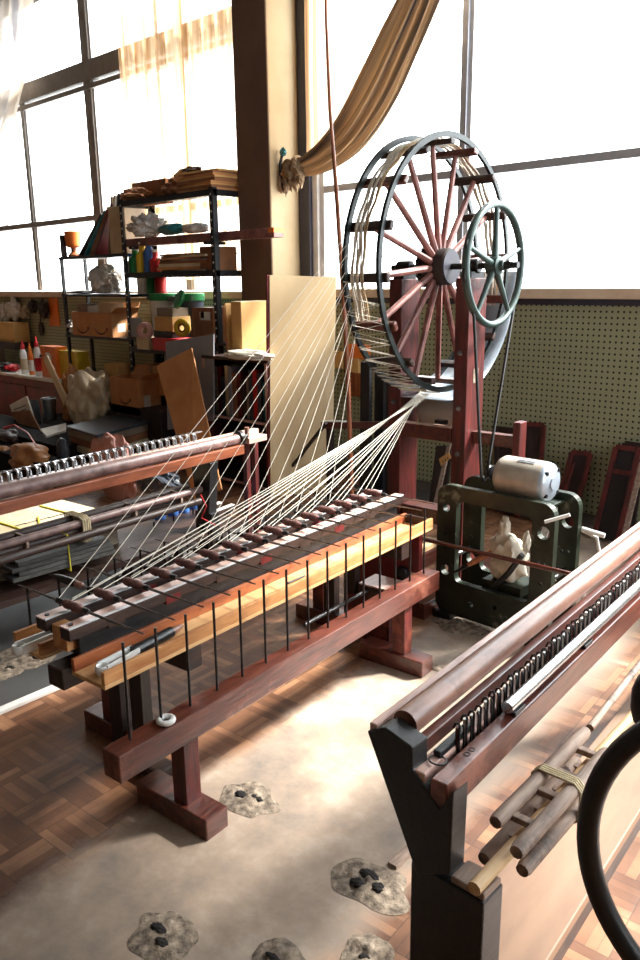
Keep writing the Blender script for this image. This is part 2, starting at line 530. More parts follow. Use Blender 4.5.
    def blob(s, c, r, seed=0, amp=.25, freq=2.2, sub=4, flat=None, fine=0.0):
        t = bmesh.new()
        bmesh.ops.create_icosphere(t, subdivisions=sub, radius=1)
        mp = {}
        o = V((seed * 3.1, seed * 1.7, seed * 2.3))
        for v in t.verts:
            p = v.co.copy()
            k = 1 + amp * noise.noise(p * freq + o) + amp * .5 * noise.noise(p * freq * 2.3 + o)
            if fine:
                k += fine * abs(noise.noise(p * freq * 4 + o))
            q = V((p.x * r[0], p.y * r[1], p.z * r[2])) * k
            if flat is not None and q.z < -flat:
                q.z = -flat
            mp[v] = s.b.verts.new(V(c) + q)
        for f in t.faces:
            s.b.faces.new([mp[v] for v in f.verts])
        t.free()
        return s

    def grid(s, fn, nu, nv, uv=True):
        vs = [[s.b.verts.new(fn(i / nu, j / nv)) for j in range(nv + 1)] for i in range(nu + 1)]
        lay = s.b.loops.layers.uv.verify()
        for i in range(nu):
            for j in range(nv):
                f = s.b.faces.new((vs[i][j], vs[i + 1][j], vs[i + 1][j + 1], vs[i][j + 1]))
                for lp, (a, c) in zip(f.loops, ((i, j), (i + 1, j), (i + 1, j + 1), (i, j + 1))):
                    lp[lay].uv = (a / nu, c / nv)
        return s

    def build(s, name, m, parent=None, smooth=False, bevel=0.0, solid=0.0):
        bmesh.ops.recalc_face_normals(s.b, faces=s.b.faces)
        me = bpy.data.meshes.new(name)
        mt = M[m] if isinstance(m, str) else m
        o = bpy.data.objects.new(name, me)
        COL.objects.link(o)
        if parent is not None:
            mtx = ROOT[parent.name]
            ROOT[o.name] = mtx
            s.b.transform(mtx.inverted())
            o.parent = parent
        else:
            xs = [v.co for v in s.b.verts]
            lo = V((min(c.x for c in xs), min(c.y for c in xs), min(c.z for c in xs)))
            hi = V((max(c.x for c in xs), max(c.y for c in xs), max(c.z for c in xs)))
            org = V(((lo.x + hi.x) / 2, (lo.y + hi.y) / 2, lo.z))
            if s.__dict__.get('keep'):
                org = V((0, 0, 0))
            mtx = Matrix.Translation(org)
            s.b.transform(mtx.inverted())
            o.location = org
            ROOT[o.name] = mtx
        if smooth:
            for f in s.b.faces:
                f.smooth = True
        s.b.to_mesh(me)
        s.b.free()
        me.materials.append(mt)
        if smooth:
            try:
                me.set_sharp_from_angle(angle=rad(42))
            except Exception:
                pass
        if bevel:
            md = o.modifiers.new('bevel', 'BEVEL')
            md.width = bevel; md.segments = 2; md.limit_method = 'ANGLE'; md.angle_limit = rad(40)
        if solid:
            md = o.modifiers.new('solid', 'SOLIDIFY')
            md.thickness = solid
        return o


def tag(o, label, cat, group=None, kind=None):
    o['label'] = label
    o['category'] = cat
    if group:
        o['group'] = group
    if kind:
        o['kind'] = kind
    return o


def thing(name, label, cat, loc, rz=0.0, group=None):
    o = bpy.data.objects.new(name, None)
    COL.objects.link(o)
    o.empty_display_size = .05
    o.location = loc
    o.rotation_euler = (0, 0, rz)
    ROOT[o.name] = Matrix.Translation(V(loc)) @ Matrix.Rotation(rz, 4, 'Z')
    return tag(o, label, cat, group)


def struct(o):
    o['kind'] = 'structure'
    return o


def dup(root, loc, label, group=None):
    r = root.copy(); COL.objects.link(r); r.location = loc
    r['label'] = label
    if group:
        r['group'] = group
    for ch in list(root.children):
        c = ch.copy(); COL.objects.link(c); c.parent = r
        for g in ch.children:
            d = g.copy(); COL.objects.link(d); d.parent = c
    return r


def sag(p0, p1, k, n=8):
    p0, p1 = V(p0), V(p1)
    return [p0.lerp(p1, i / n) - V((0, 0, k * 4 * (i / n) * (1 - i / n))) for i in range(n + 1)]
# ================================================================== ROOM
YW = 4.86                      # inner face of the window wall
XL, XR, YB, ZC = -11.6, 3.4, -3.2, 4.9
o = MB(); o.keep = 1
struct(o.box(XL - .2, XR + .2, YB - .2, YW + .3, -.2, 0).build('floor', 'floor'))
struct(MB().box(XL - .2, XR + .2, YB - .2, YW + .3, ZC, ZC + .2).build('ceiling', 'ceil'))
struct(MB().box(XL - .2, XL, YB - .2, YW + .3, 0, ZC).build('wall_left', 'plaster'))
b = MB()
b.box(XR, XR + .2, YB - .2, YW + .3, 0, .9).box(XR, XR + .2, YB - .2, YW + .3, 4.5, ZC)
b.box(XR, XR + .2, YB - .2, 1.5, .9, 4.5).box(XR, XR + .2, 4.4, YW + .3, .9, 4.5)
struct(b.build('wall_right', 'plaster'))
w3 = MB()
w3.box(XR - .02, XR + .12, 1.5, 1.56, .9, 4.5).box(XR - .02, XR + .12, 4.34, 4.4, .9, 4.5).box(XR - .02, XR + .12, 1.56, 4.34, 4.44, 4.5).box(XR - .08, XR + .12, 1.56, 4.34, .9, .95)
w3 = struct(w3.build('window_3', 'alu_white'))
for y in (2.95,):
    MB().box(XR + .03, XR + .09, y - .03, y + .03, .95, 4.44).build('mullion', 'alu', w3)
MB().box(XR + .03, XR + .09, 1.56, 4.34, 2.4, 2.46).build('transom', 'alu', w3)
MB().box(XR + .10, XR + .106, 1.56, 4.34, .95, 4.44).build('pane', 'glass', w3)
struct(MB().box(XL, XR, YB - .2, YB, 0, ZC).build('wall_front', 'plaster'))
# window wall: low wall, ends, lintel
b = MB()
b.box(XL, XR, YW, YW + .22, 0, 1.46)
b.box(XL, XR, YW, YW + .22, 4.62, ZC)
b.box(-4.8, 3.0, YW, YW + .22, 4.02, 4.62)  # deeper lintel out of view, dropped to keep sun off the near floor
b.box(XL, -10.5, YW, YW + .22, 1.46, 4.62)
b.box(-5.2, -4.8, YW, YW + .22, 1.46, 4.62)
b.box(3.0, XR, YW, YW + .22, 1.46, 4.62)
struct(b.build('wall_back', 'plaster'))
b = MB(); b.keep = 1
struct(b.box(-4.8, 3.2, YW - .02, YW, 0.08, 1.455).build('trim_1', 'peg'))
b = MB(); b.keep = 1
struct(b.box(-10.5, -5.25, YW - .02, YW, 0.08, 1.455).build('trim_2', 'peg'))
struct(MB().box(-4.8, 3.2, YW - .035, YW - .005, 1.425, 1.475).build('trim_3', 'navy'))
# pillar
struct(MB().box(-5.19, -4.81, 4.5, YW + .01, 0, ZC).build('wall_pillar', 'pillar', bevel=.008))
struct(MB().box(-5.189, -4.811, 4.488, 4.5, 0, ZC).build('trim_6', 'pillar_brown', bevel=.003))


def window(n, x0, x1, z0, z1, uprights, bars, bar_mat, sill_mat):
    f = MB()
    yo = YW + .05
    f.box(x0, x0 + .05, YW - .005, yo + .1, z0, z1)
    f.box(x1 - .05, x1, YW - .005, yo + .1, z0, z1)
    f.box(x0 + .05, x1 - .05, YW - .005, yo + .1, z1 - .05, z1)
    w = struct(f.build('window_%d' % n, 'alu_white'))
    for x, wd in uprights:
        MB().box(x - wd / 2, x + wd / 2, yo - .05, yo + .05, z0 + .04, z1 - .05).build('mullion', bar_mat, w, bevel=.004)
        MB().box(x + wd / 2, x + wd / 2 + .03, yo - .03, yo + .04, z0 + .04, z1 - .05).build('mullion_trim', 'alu_white', w)
    for xa, xb, z, h in bars:
        MB().box(xa, xb, yo - .06, yo + .045, z - h / 2, z + h / 2).build('transom', bar_mat, w, bevel=.004)
    MB().box(x0 + .05, x1 - .05, yo + .06, yo + .066, z0 + .03, z1 - .05).build('pane', 'glass', w)
    MB().box(x0, x1, YW - .1, yo + .1, z0 - .035, z0 + .03).build('window_sill', sill_mat, w, bevel=.005)
    return w


window(1, -10.5, -5.2, 1.48, 4.62, [(-7.96, .14), (-9.42, .07), (-6.4, .09)],
       [(-10.45, -5.25, 3.74, .19), (-10.45, -5.25, 3.585, .05), (-10.45, -5.25, 2.29, .06)], 'alu_dark', 'sill')
window(2, -4.62, 3.0, 1.50, 4.02, [(-3.28, .05), (-1.55, .05), (.3, .05)],
       [(-4.57, 2.95, 2.298, .055)], 'alu', 'sill')
struct(MB().box(-4.80, -4.68, YW - .06, YW + .12, 1.46, 4.62).build('trim_4', 'navy', bevel=.004))
struct(MB().box(-4.68, -4.62, YW - .03, YW + .1, 1.46, 4.62).build('trim_5', 'alu_white', bevel=.004))


# ---- crumbled anchor holes in the floor
def crater(px, py, rx, ry, label, seed, pit=True, z=0.0):
    c = W(px, py, Z=0)
    b = MB()
    o_ = V((seed * 1.3, 4.2, seed))

    def fn(u, v):
        t = 2 * math.pi * v
        k = 1 + .35 * noise.noise(V((math.cos(t) * 1.4, math.sin(t) * 1.4, seed * 2.0)))
        r = u * k
        x, y = c.x + rx * r * math.cos(t), c.y + ry * r * math.sin(t)
        h = .012 * (1 - u ** 2) * (.5 + 1.0 * abs(noise.noise(V((x * 14, y * 14, seed)))) + .9 * noise.noise(V((x * 38, y * 38, seed * 2.0))))
        return V((x, y, max(.0008, h * (1 if u < .98 else 0) + .0012)))
    b.grid(fn, 16, 48)
    bmesh.ops.remove_doubles(b.b, verts=b.b.verts, dist=.0004)
    o = b.build('floor_patch', 'rubble', smooth=True)
    tag(o, label, 'floor patch', 'crumbled anchor holes in the floor')
    if pit:
        for i in range(pit):
            a = seed + i * 2.2
            q = c + V((math.cos(a) * rx * .3, math.sin(a) * ry * .3, .012))
            MB().blob(q - V((0, 0, .006)), (rx * (.26 - .05 * i), ry * .20, .0075), seed + i, .25).build('hole', 'pit', o, smooth=True)
    return o


crater(248, 800, .105, .075, 'crumbled concrete patch on the floor just right of the nearest T-shaped foot', 1, 2)
crater(368, 884, .115, .085, 'crumbled concrete patch with two dark pits beside the black bench end post', 2, 3)
crater(165, 938, .10, .07, 'round crumbled concrete patch at the bottom left of the floor', 3, 2)
crater(282, 962, .09, .055, 'crumbled concrete patch cut by the bottom edge left of the bench post', 4, 1)
crater(368, 955, .07, .06, 'rough crumbled concrete patch at the foot of the black bench post', 5, 1)
crater(460, 625, .14, .09, 'sandy crumbled patch on the floor between far T foot and motor frame', 6, 0)
crater(437, 668, .06, .03, 'sandy patch on the floor behind the far T-shaped foot', 12, 0)
crater(28, 657, .13, .12, 'round crumbled patch in the dark floor strip left of the spindle trays', 7, 2)
crater(4, 672, .07, .09, 'crumbled patch in the dark floor strip cut by the left photo edge', 8, 1)
p0, p1 = W(0, 711, Z=.01), W(73, 680, Z=.01)
d = (p0 - p1)
tag(MB().beam(p1 + d * -.6, p1 + d * 2.2, .035, .02).build('floor_strip', 'strip_w', bevel=.004), 'white strip lying on the floor left of the spindle frame', 'strip')
a = W(392, 866, Z=.006); c = W(414, 846, Z=.006)
tag(MB().beam(a, c, .03, .012).build('wood_splinter', 'grey_wood'), 'thin grey wood batten stub on the floor beside the black bench post', 'batten')

# ---- curtains


def hanging(name, m, x0, x1, z0, z1, y, folds, amp, label, seed, gather=None):
    b = MB()

    def fn(u, v):
        ph = folds * 2 * math.pi * (u + .03 * noise.noise(V((u * 5, seed, 0))))
        k = amp * (.55 + .45 * noise.noise(V((u * 7, v * .8, seed))))
        x = x0 + (x1 - x0) * u + .35 * k * math.sin(ph * 2 + seed) + .02 * noise.noise(V((u * 9, v * 2, seed)))
        if gather:
            g = gather(v)
            x = x0 + (x - x0) * g[0] + g[1]
        return V((x, y + k * math.sin(ph) + .012 * noise.noise(V((u * 4, v * 3, seed))), z0 + (z1 - z0) * v))
    b.grid(fn, int(folds * 14), 26)
    return tag(b.build(name, m, smooth=True), label, 'curtain')


hanging('sheer_curtain', 'sheer', -7.1, -5.2, 1.62, 4.7, 4.70, 11, .055, 'sheer tan curtain hanging in the left window behind the black rack', 3)
hanging('sheer_curtain', 'sheer', -4.62, -4.02, 2.55, 4.7, 4.72, 5, .035, 'sheer tan curtain strip behind the tied-back drape beside the pillar', 5)


edge = [34, 33, 31, 28, 24, 16, 4, -14]
b = MB()


def fdl(u, v):
    k = min(v * 7, 6.999); q_ = int(k)
    xe = edge[q_] + (edge[q_ + 1] - edge[q_]) * (k - q_)
    p = W(xe - 62 * (1 - u) * (1 - .45 * v), -70 + 250 * v, Y=4.70)
    p.y += .045 * math.sin(u * 34 + v) + .02 * noise.noise(V((u * 6, v * 2, 3)))
    return p


b.grid(fdl, 70, 26)
tag(b.build('tied_drape', 'left_drape', smooth=True), 'pale drape pulled aside at the left edge of the left window', 'curtain')

# swag pulled to the pillar
yq = 4.64
pth = [(440, -80, 18), (430, -35, 19), (416, 4, 20), (399, 43, 22), (377, 90, 23), (352, 130, 20), (327, 154, 15.5), (308, 164, 11), (297, 167, 8), (290, 170, 10), (286, 175, 12), (285, 182, 13), (287, 189, 10)]
pts = [W(x, y, Y=yq - .02 * i / 13) for i, (x, y, r) in enumerate(pth)]
wid = [r * 4.95 / 790 * 1.02 for x, y, r in pth]


def catm(arr, t):
    n_ = len(arr) - 1
    t = min(max(t, 0), .9999) * n_
    i = int(t); f = t - i
    g = lambda k: arr[min(max(k, 0), n_)]
    p_, q_, r_, s_ = g(i - 1), g(i), g(i + 1), g(i + 2)
    return q_ * 1.0 + (r_ - p_) * (.5 * f) + (p_ * 2 - q_ * 5 + r_ * 4 - s_) * (.5 * f * f) + (q_ * 3 - p_ - r_ * 3 + s_) * (.5 * f ** 3)


b = MB()


def fn(u, v):
    c = catm(pts, u)
    d = (catm(pts, min(u + .01, 1)) - catm(pts, max(u - .01, 0))).normalized()
    s_ = V((0, 1, 0))
    n_ = d.cross(s_).normalized()
    r = catm([V((w, 0, 0)) for w in wid], u).x
    t = 2 * math.pi * v
    fold = 1 + .20 * math.sin(9 * t + 5 * u) + .13 * math.sin(17 * t - 3 * u) + .10 * noise.noise(V((math.cos(t) * 2, math.sin(t) * 2, u * 6)))
    if u > .7:
        fold += .30 * noise.noise(V((math.cos(t) * 4, math.sin(t) * 4, u * 30)))
    return c + n_ * (math.cos(t) * r * fold) + s_ * (math.sin(t) * min(r * .55, .11) * fold)


b.grid(fn, 110, 150)
sw = tag(b.build('tied_drape', 'swag', smooth=True), 'tan and grey drape swept across the right window and tied to the pillar', 'curtain')
hk = W(282, 158, Y=4.6)
b = MB()
b.tube([W(283, 150, Y=4.6), W(280, 165, Y=4.58), W(281, 182, Y=4.58), W(284, 190, Y=4.58)], .012)
b.build('tie_band', 'dark_steel', sw)
b = MB()
cc = W(299, 165, Y=yq - .01)
b.torus(cc, (1, 0, .25), .062, .014, 28, 8)
b.build('knot', 'swag', sw, smooth=True)
b = MB(); b.blob(W(296, 171, Y=4.6), (.075, .05, .095), 33, .6, 2.2, 4, .1); b.build('ruffle', 'swag', sw)
b = MB()
for k in range(5):
    x0 = 281 + 5 * k
    b.blob(W(x0, 184 + 3 * (k % 2) - 2 * k * .6, Y=4.585), (.022, .02, .065), 35 + k, .5, 2.5, 3)
b.build('ruffle_tail', 'swag', sw)
b = MB(); b.blob(W(283, 152, Y=4.58), (.03, .02, .03), 3, .4)
b.build('coloured_tag', 'teal', sw)

# ------------------------------------------------------------------ light
wd = bpy.data.worlds.new('World'); SC.world = wd
wd.use_nodes = True
wn_ = wd.node_tree.nodes
bg = wn_['Background']
bg.inputs[0].default_value = (.93, .97, 1, 1)
bg.inputs[1].default_value = 5.0
sun = bpy.data.objects.new('sun', bpy.data.lights.new('sun', 'SUN'))
COL.objects.link(sun)
sun.data.energy = 10.5
sun.data.angle = rad(8)
sun.data.color = (1, .96, .90)
dirv = V((-.36, -.64, -.68)).normalized()
sun.rotation_euler = dirv.to_track_quat('-Z', 'Y').to_euler()
for nm, x0, x1 in (('daylight_left', -10.45, -5.25), ('daylight_right', -4.6, 2.95)):
    l = bpy.data.objects.new(nm, bpy.data.lights.new(nm, 'AREA'))
    COL.objects.link(l)
    l.data.shape = 'RECTANGLE'
    l.data.size = x1 - x0
    l.data.size_y = 3.05
    l.location = ((x0 + x1) / 2, YW + .2, 3.05)
    l.rotation_euler = (rad(-90), 0, 0)
    l.data.cycles.is_portal = True
l = bpy.data.objects.new('daylight_side', bpy.data.lights.new('daylight_side', 'AREA'))
COL.objects.link(l)
l.data.shape = 'RECTANGLE'; l.data.size = 2.8; l.data.size_y = 3.5
l.location = (XR + .18, 2.95, 2.7); l.rotation_euler = (rad(90), 0, rad(90))
l.data.cycles.is_portal = True
SC.view_settings.view_transform = 'Standard'
SC.view_settings.look = 'None'
SC.view_settings.exposure = 1.05
SC.view_settings.gamma = 1.0
SC.cycles.use_denoising = True
SC.cycles.max_bounces = 8
SC.cycles.transparent_max_bounces = 16
SC.cycles.sample_clamp_indirect = 6.0
SC.cycles.caustics_reflective = False
SC.cycles.caustics_refractive = False
# ================================================================== SPINDLE FRAME (centre)
FO, FA = V((-2.02, 1.0, 0)), .1
FU = V((math.cos(FA), math.sin(FA), 0)); FV = V((-math.sin(FA), math.cos(FA), 0))


def fl(u, v, z):
    return FO + FU * u + FV * v + V((0, 0, z))


def bar(b, u0, u1, v0, v1, z0, z1):
    return b.hexa([fl(u0, v0, z0), fl(u1, v0, z0), fl(u1, v1, z0), fl(u0, v1, z0), fl(u0, v0, z1), fl(u1, v0, z1), fl(u1, v1, z1), fl(u0, v1, z1)])


fr = thing('twisting_loom', 'long low wooden spindle frame with pine trays running towards the spoked wheel', 'loom', fl(0, .8, 0), FA)
LEN = 1.76
for u0, u1 in ((-.088, -.040), (.030, .076)):
    r = bar(MB(), u0, u1, -.015, LEN, .612, .648).build('spindle_rail', 'dark_y', fr, bevel=.003)
    # pale top, window sheen put in the colour, gaps where each spindle sits
    b = MB()
    bar(b, u0, u1 - .010, -.015, LEN, .648, .6515)
    b.build('rail_top', 'pink_y', r)
    b = MB()
    bar(b, u1 - .006, u1, -.014, LEN - .002, .648, .653)
    b.build('metal_edge', 'alu_white', r)
    b = MB()
    b.cyl(fl((u0 + u1) / 2, .008, .649), fl((u0 + u1) / 2, .008, .656), .007, 12)
    b.build('screw', 'dark_steel', r)
    for k in range(7):
        v = .12 + .224 * k
        bar(MB(), u0 - .001, u1 + .001, v, v + .06, .604, .630).build('slot_block', 'maroon' if k % 2 else 'dark_y', r)
bar(MB(), -.040, .030, .004, .05, .56, .632).build('end_block', 'tray', fr, bevel=.003)
bar(MB(), -.072, -.058, .03, LEN - .02, .55, .611).build('black_side_board', 'black_y', fr, bevel=.003)
bar(MB(), .040, .054, .03, LEN - .02, .535, .611).build('black_side_board', 'black_y', fr, bevel=.003)
bar(MB(), -.058, .040, .05, LEN - .04, .53, .56).build('bed_board', 'dark_y', fr)
bar(MB(), -.03, .045, -.03, LEN, .455, .520).build('centre_beam', 'dark_y', fr, bevel=.004)


def tray(s, v0, v1, wdt):
    ui = .056 * s if s > 0 else -.096
    uo = ui + s * wdt
    a, c = sorted((ui, uo))
    b = MB()
    bar(b, a, c, v0, v1, .500, .513)
    t = b.build('bobbin_tray', 'tray_floor', fr, bevel=.002)
    for e0, e1, tm in ((a, a + .014, 'tray_side' if s > 0 else 'tray'), (c - .014, c, 'tray')):
        bar(MB(), e0, e1, v0, v1, .513, .553).build('tray_side', tm, t, bevel=.002)
    bar(MB(), a + .014, c - .014, v1 - .016, v1, .513, .550).build('tray_end', 'dark_y', t, bevel=.002)
    return t


tray(1, -.005, 1.80, .152)
tray(-1, -.005, 1.80, .148)
# screw hardware behind the right tray
b = MB()
for v in (.06, .11):
    b.cyl(fl(.035, v, .52), fl(.035, v, .532), .014, 14)
b.beam(fl(.035, .045, .528), fl(.035, .13, .528), .01, .012)
b.build('clamp', 'bright_steel', fr, smooth=True)
# lower rails with guide rods
RV = [.0018 + .1127 * i for i in range(15)]
for s in (1, -1):
    a, c = sorted((.262 * s, .335 * s))
    bar(MB(), a, c, -.07 if s > 0 else .50, 1.645, .292, .376).build('lower_rail', 'red_y', fr, bevel=.004)
    for v in RV:
        b = MB()
        if s > 0:
            b.cyl(fl(.293, v, .36), fl(.291, v + .003, .667), .0042, 8)
        else:
            b.cyl(fl(-.253, v + .06, .505), fl(-.253, v + .063, .672), .0042, 8)
        b.build('guide_rod', 'dark_steel', fr, smooth=True)


def stand(us, v, vf):
    a, c = sorted((.09 * us, .408 * us))
    lg_ = bar(MB(), *sorted((.252 * us, .312 * us)), v - .03, v + .03, .068, .294).build('leg', 'red_z', fr, bevel=.003)
    bar(MB(), a, c, vf - .045, vf + .045, 0, .07).build('foot', 'red_y', lg_, bevel=.004)


stand(1, .205, .205); stand(1, 1.43, 1.43)
stand(-1, .37, .37); stand(-1, 1.60, 1.60)
# two centre trestles carrying the rails
for v in (.34, 1.58):
    for u in (-.205, -.085):
        bar(MB(), u - .032, u + .032, v - .022, v + .022, 0, .50).build('trestle_post', 'dark_z', fr, bevel=.003)
    bar(MB(), -.26, .20, v - .03, v + .03, .42, .498).build('trestle_beam', 'dark_y', fr, bevel=.003)
bar(MB(), -.17, .09, .25, .33, 0, .05).build('trestle_foot', 'dark_y', fr, bevel=.01)
# bracket block with pale top and a knob at the far end of the frame
q = fl(.14, 1.66, 0)
bl = bar(MB(), -.03, .12, 1.55, 1.69, .20, .262).build('bearing_block', 'dark_y', fr, bevel=.004)
bar(MB(), -.028, .118, 1.552, 1.688, .262, .268).build('block_top', 'pink_y', bl)
b = MB(); b.cyl(fl(.02, 1.1, .24), fl(.02, 1.72, .24), .009, 10); b.build('shaft', 'steel', fr, smooth=True)
b = MB(); b.lathe(fl(.10, 1.70, .29), [(.008, 0), (.03, .005), (.034, .02), (.03, .035), (.01, .04)], 14, FV); b.build('knob', 'black', fr, smooth=True)
bar(MB(), -.10, .14, 1.55, 1.69, 0, .205).build('bearing_post', 'red_z', fr, bevel=.003)
bar(MB(), -.27, -.12, 1.49, 1.51, .3, .33).build('axle_bar', 'dark_steel', fr)
bar(MB(), .0, .18, 1.73, 1.76, .30, .50).build('tray_bracket', 'maroon', fr, bevel=.003)

# ------------------------------------------------------------------ spindles
ORD = ['nearest', 'second', 'third', 'fourth', 'fifth', 'sixth', 'seventh', 'eighth', 'ninth', 'tenth', 'eleventh', 'twelfth', 'thirteenth', 'fourteenth', 'farthest']
SZ = .672
sp0 = None
SPV = [.066 + .1125 * i for i in range(15)]


def slabel(i):
    if i == 0:
        return 'steel spindle with a brown wound bobbin, nearest across the frame rails'
    if i == 14:
        return 'steel spindle with a brown wound bobbin, farthest across the rails beside the wheel post'
    return 'steel spindle with a brown wound bobbin, %s from the near end of the frame' % ORD[i]


for i in range(15):
    loc = fl(0, SPV[i], SZ)
    if sp0 is None:
        sp0 = thing('spindle', slabel(0), 'spindle', loc, FA, 'spindles lying across the frame')
        L_ = lambda u, z=0, v=0: loc + FU * u + FV * v + V((0, 0, z))
        b = MB(); b.tube([L_(-.305), L_(-.1), L_(.1), L_(.305)], .004, 8, rr=[.0022, .0045, .0045, .0022])
        b.build('spindle_rod', 'rod', sp0, smooth=True)
        b = MB(); b.lathe(L_(-.062), [(.006, 0), (.011, .004), (.0145, .016), (.0150, .032), (.0115, .042), (.0150, .052), (.0148, .074), (.010, .088), (.007, .096)], 16, FU)
        b.build('bobbin', 'cop', sp0, smooth=True)
        b = MB(); b.lathe(L_(.034), [(.006, 0), (.0095, .004), (.0095, .022), (.006, .026)], 14, FU)
        b.build('whorl', 'black', sp0, smooth=True)
        b = MB(); b.lathe(L_(-.095), [(.005, 0), (.0098, .004), (.0098, .022), (.006, .03)], 14, FU)
        b.build('collar', 'black', sp0, smooth=True)
    else:
        dup(sp0, loc, slabel(i))
# black pen-shaped bobbin on the second spindle's end
t = thing('handle_sleeve', 'black tapered wooden sleeve slipped on the left tip of the second spindle', 'sleeve', fl(-.25, SPV[1], SZ), FA)
b = MB(); b.lathe(fl(-.29, SPV[1], SZ + .001), [(.004, 0), (.008, .015), (.013, .06), (.0145, .11), (.012, .13)], 14, FU)
b.build('sleeve', 'black', t, smooth=True)
b = MB(); b.lathe(fl(-.16, SPV[1], SZ + .001), [(.010, 0), (.0115, .006), (.011, .03), (.007, .036)], 14, FU)
b.build('wood_end', 'roller', t, smooth=True)

# tools lying in the trays


def thread_tool(u, v, ang, label):
    z = .531
    c = fl(u, v, z)
    t = thing('threading_tool', label, 'tool', fl(u, v, .513), FA)
    dv = (FV * math.cos(ang) + FU * math.sin(ang))
    up = V((0, 0, 1)); sd = dv.cross(up)
    b = MB(); b.tube([c - dv * .005, c + dv * .07, c + dv * .16], .015, 14, rr=[.020, .0185, .0175]); b.build('grip', 'black', t, smooth=True)
    b = MB(); b.lathe(c + dv * .155, [(.012, 0), (.012, .02), (.009, .045), (.004, .06)], 14, dv); b.build('wood_tip', 'roller', t, smooth=True)
    b = MB()
    for s in (-1, 1):
        b.beam(c - dv * .125 + sd * .019 * s, c + dv * .005 + sd * .016 * s, .007, .030, up)
    b.beam(c - dv * .125 - up * .011, c + dv * .01 - up * .011, .036, .006, up)
    b.torus(c - dv * .126, up, .017, .0045, 20, 8, 3.0)
    b.build('steel_fork', 'white', t, smooth=True)
    b = MB(); b.cyl(c - dv * .095, c - dv * .03, .007, 10); b.build('brown_pin', 'cop', t, smooth=True)


thread_tool(.135, .16, -.10, 'steel forked tool with black grip lying in the near end of the right pine tray')
thread_tool(-.165, .09, .0, 'black gripped tool lying in the near end of the left pine tray')
b = MB(); b.cyl(W(288, 583, Z=.519), W(305, 576, Z=.519), .004, 10)
tag(b.build('loose_pin', 'dark_steel', smooth=True), 'thin dark pin lying mid way along the right pine tray', 'pin')
b = MB(); c = W(166, 720, Z=.385); b.torus(c, (0, 0, 1), .020, .0085, 32, 12)
tag(b.build('ring', 'white', smooth=True), 'white ring lying around a guide rod on the near lower rail', 'ring')
# ================================================================== BIG SPOKED WHEEL
WC = V((-2.295, 3.33, 1.656)); WR = .598; WA = .07
AX = V((math.cos(WA), math.sin(WA), 0)); AD = V((-math.sin(WA), math.cos(WA), 0)); ZZ = V((0, 0, 1))


def wp(s, r, t):
    """s along the axle, r radius, t angle from the far side upward"""
    return WC + AX * s + AD * (r * math.cos(rad(t))) + ZZ * (r * math.sin(rad(t)))


def wl(s, d, z):
    """axle / along / height above floor"""
    return V((WC.x, WC.y, 0)) + AX * s + AD * d + ZZ * z


wh = thing('spoked_wheel', 'large spoked wooden yarn wheel with black hoops turning in the red post stand', 'wheel', WC, WA)
for s in (0, -.185):
    MB().ring(WC + AX * s, AX, WR, .016, .026, 72).build('hoop', 'iron_green', wh, smooth=True)
NSP = 16
for i in range(NSP):
    t = 360 / NSP * i + 5
    b = MB()
    p0, p1 = wp(-.062, .07, t), wp(-.085, WR - .035, t)
    tang = wp(0, 1, t + 90) - WC
    b.tube([p0, p0.lerp(p1, .5), p1], .014, 8, rr=[.0175, .0155, .0135])
    b.build('spoke', 'spoke', wh, smooth=True)
    b = MB()
    n_ = (wp(0, 1, t) - WC)
    b.beam(wp(-.225, WR - .032, t), wp(.03, WR - .032, t), .042, .026, n_)
    b.build('crossbar', 'dark_y' if i % 3 else 'red_y', wh, bevel=.006)
b = MB(); b.lathe(WC - AX * .150, [(.05, 0), (.085, .004), (.088, .02), (.088, .15), (.084, .156)], 30, AX); b.build('hub', 'dark_z', wh, smooth=True)
b = MB(); b.cyl(WC + AX * .006, WC + AX * .011, .080, 30); b.build('hub_plate', 'navy', wh, smooth=True)
b = MB()
for i in range(NSP):
    t = 360 / NSP * i + 5
    b.cyl(wp(-.128, .085, t), wp(-.128, .10, t), .012, 8)
b.build('spoke_bolts', 'black_metal', wh)
b = MB(); b.cyl(WC - AX * .34, WC + AX * .36, .015, 14); b.build('axle', 'black_metal', wh, smooth=True)
# grey-green hand wheel on the axle end
HC = WC + AX * .240
hw = MB().torus(HC, AX, .272, .0165, 64, 12, 1.15).build('drive_wheel', 'wheel_green', wh, smooth=True)
for k in range(5):
    t = 90 - 72 * k
    dd = AD * math.cos(rad(t)) + ZZ * math.sin(rad(t))
    MB().tube([HC + dd * .03, HC + dd * .265], .012, 10, rr=[.0165, .011]).build('wheel_spoke', 'wheel_green', hw, smooth=True)
b = MB(); b.lathe(HC - AX * .035, [(.03, 0), (.042, .004), (.044, .03), (.042, .06), (.026, .066), (.024, .085), (.018, .09)], 20, AX)
b.build('wheel_hub', 'wheel_green', hw, smooth=True)
b = MB(); b.cyl(HC + AX * .05, HC + AX * .085, .02, 6); b.build('nut', 'black_metal', hw)
# skein of yarn wound over the crossbars
for k in range(16):
    s = -.135 + .0045 * k
    path = [wp(s + .010 * math.sin(t_ * .05 + k) - .02 * (t_ - 90) / 100, WR - .008 + (.003 if k % 2 else 0) - .014 * (1 - abs(math.cos(rad((t_ - 5) * 8)))), t_) for t_ in range(-20, 206, 4)]
    MB().tube(path, .0038, 6).build('yarn_skein', 'yarn_tan' if k > 12 else 'yarn', wh, smooth=True)
b = MB()
seq = []
for k in range(26):
    t = 186 + 78 * k / 25
    seq.append(wp(.0 if k % 2 else -.185, WR + .016, t))
b.tube(seq, .0024, 6)
seq = [wp(-.185 if k % 2 else .0, WR + .017, 188 + 76 * k / 19) for k in range(20)]
b.tube(seq, .0022, 6)
b.build('yarn_lacing', 'yarn', wh)

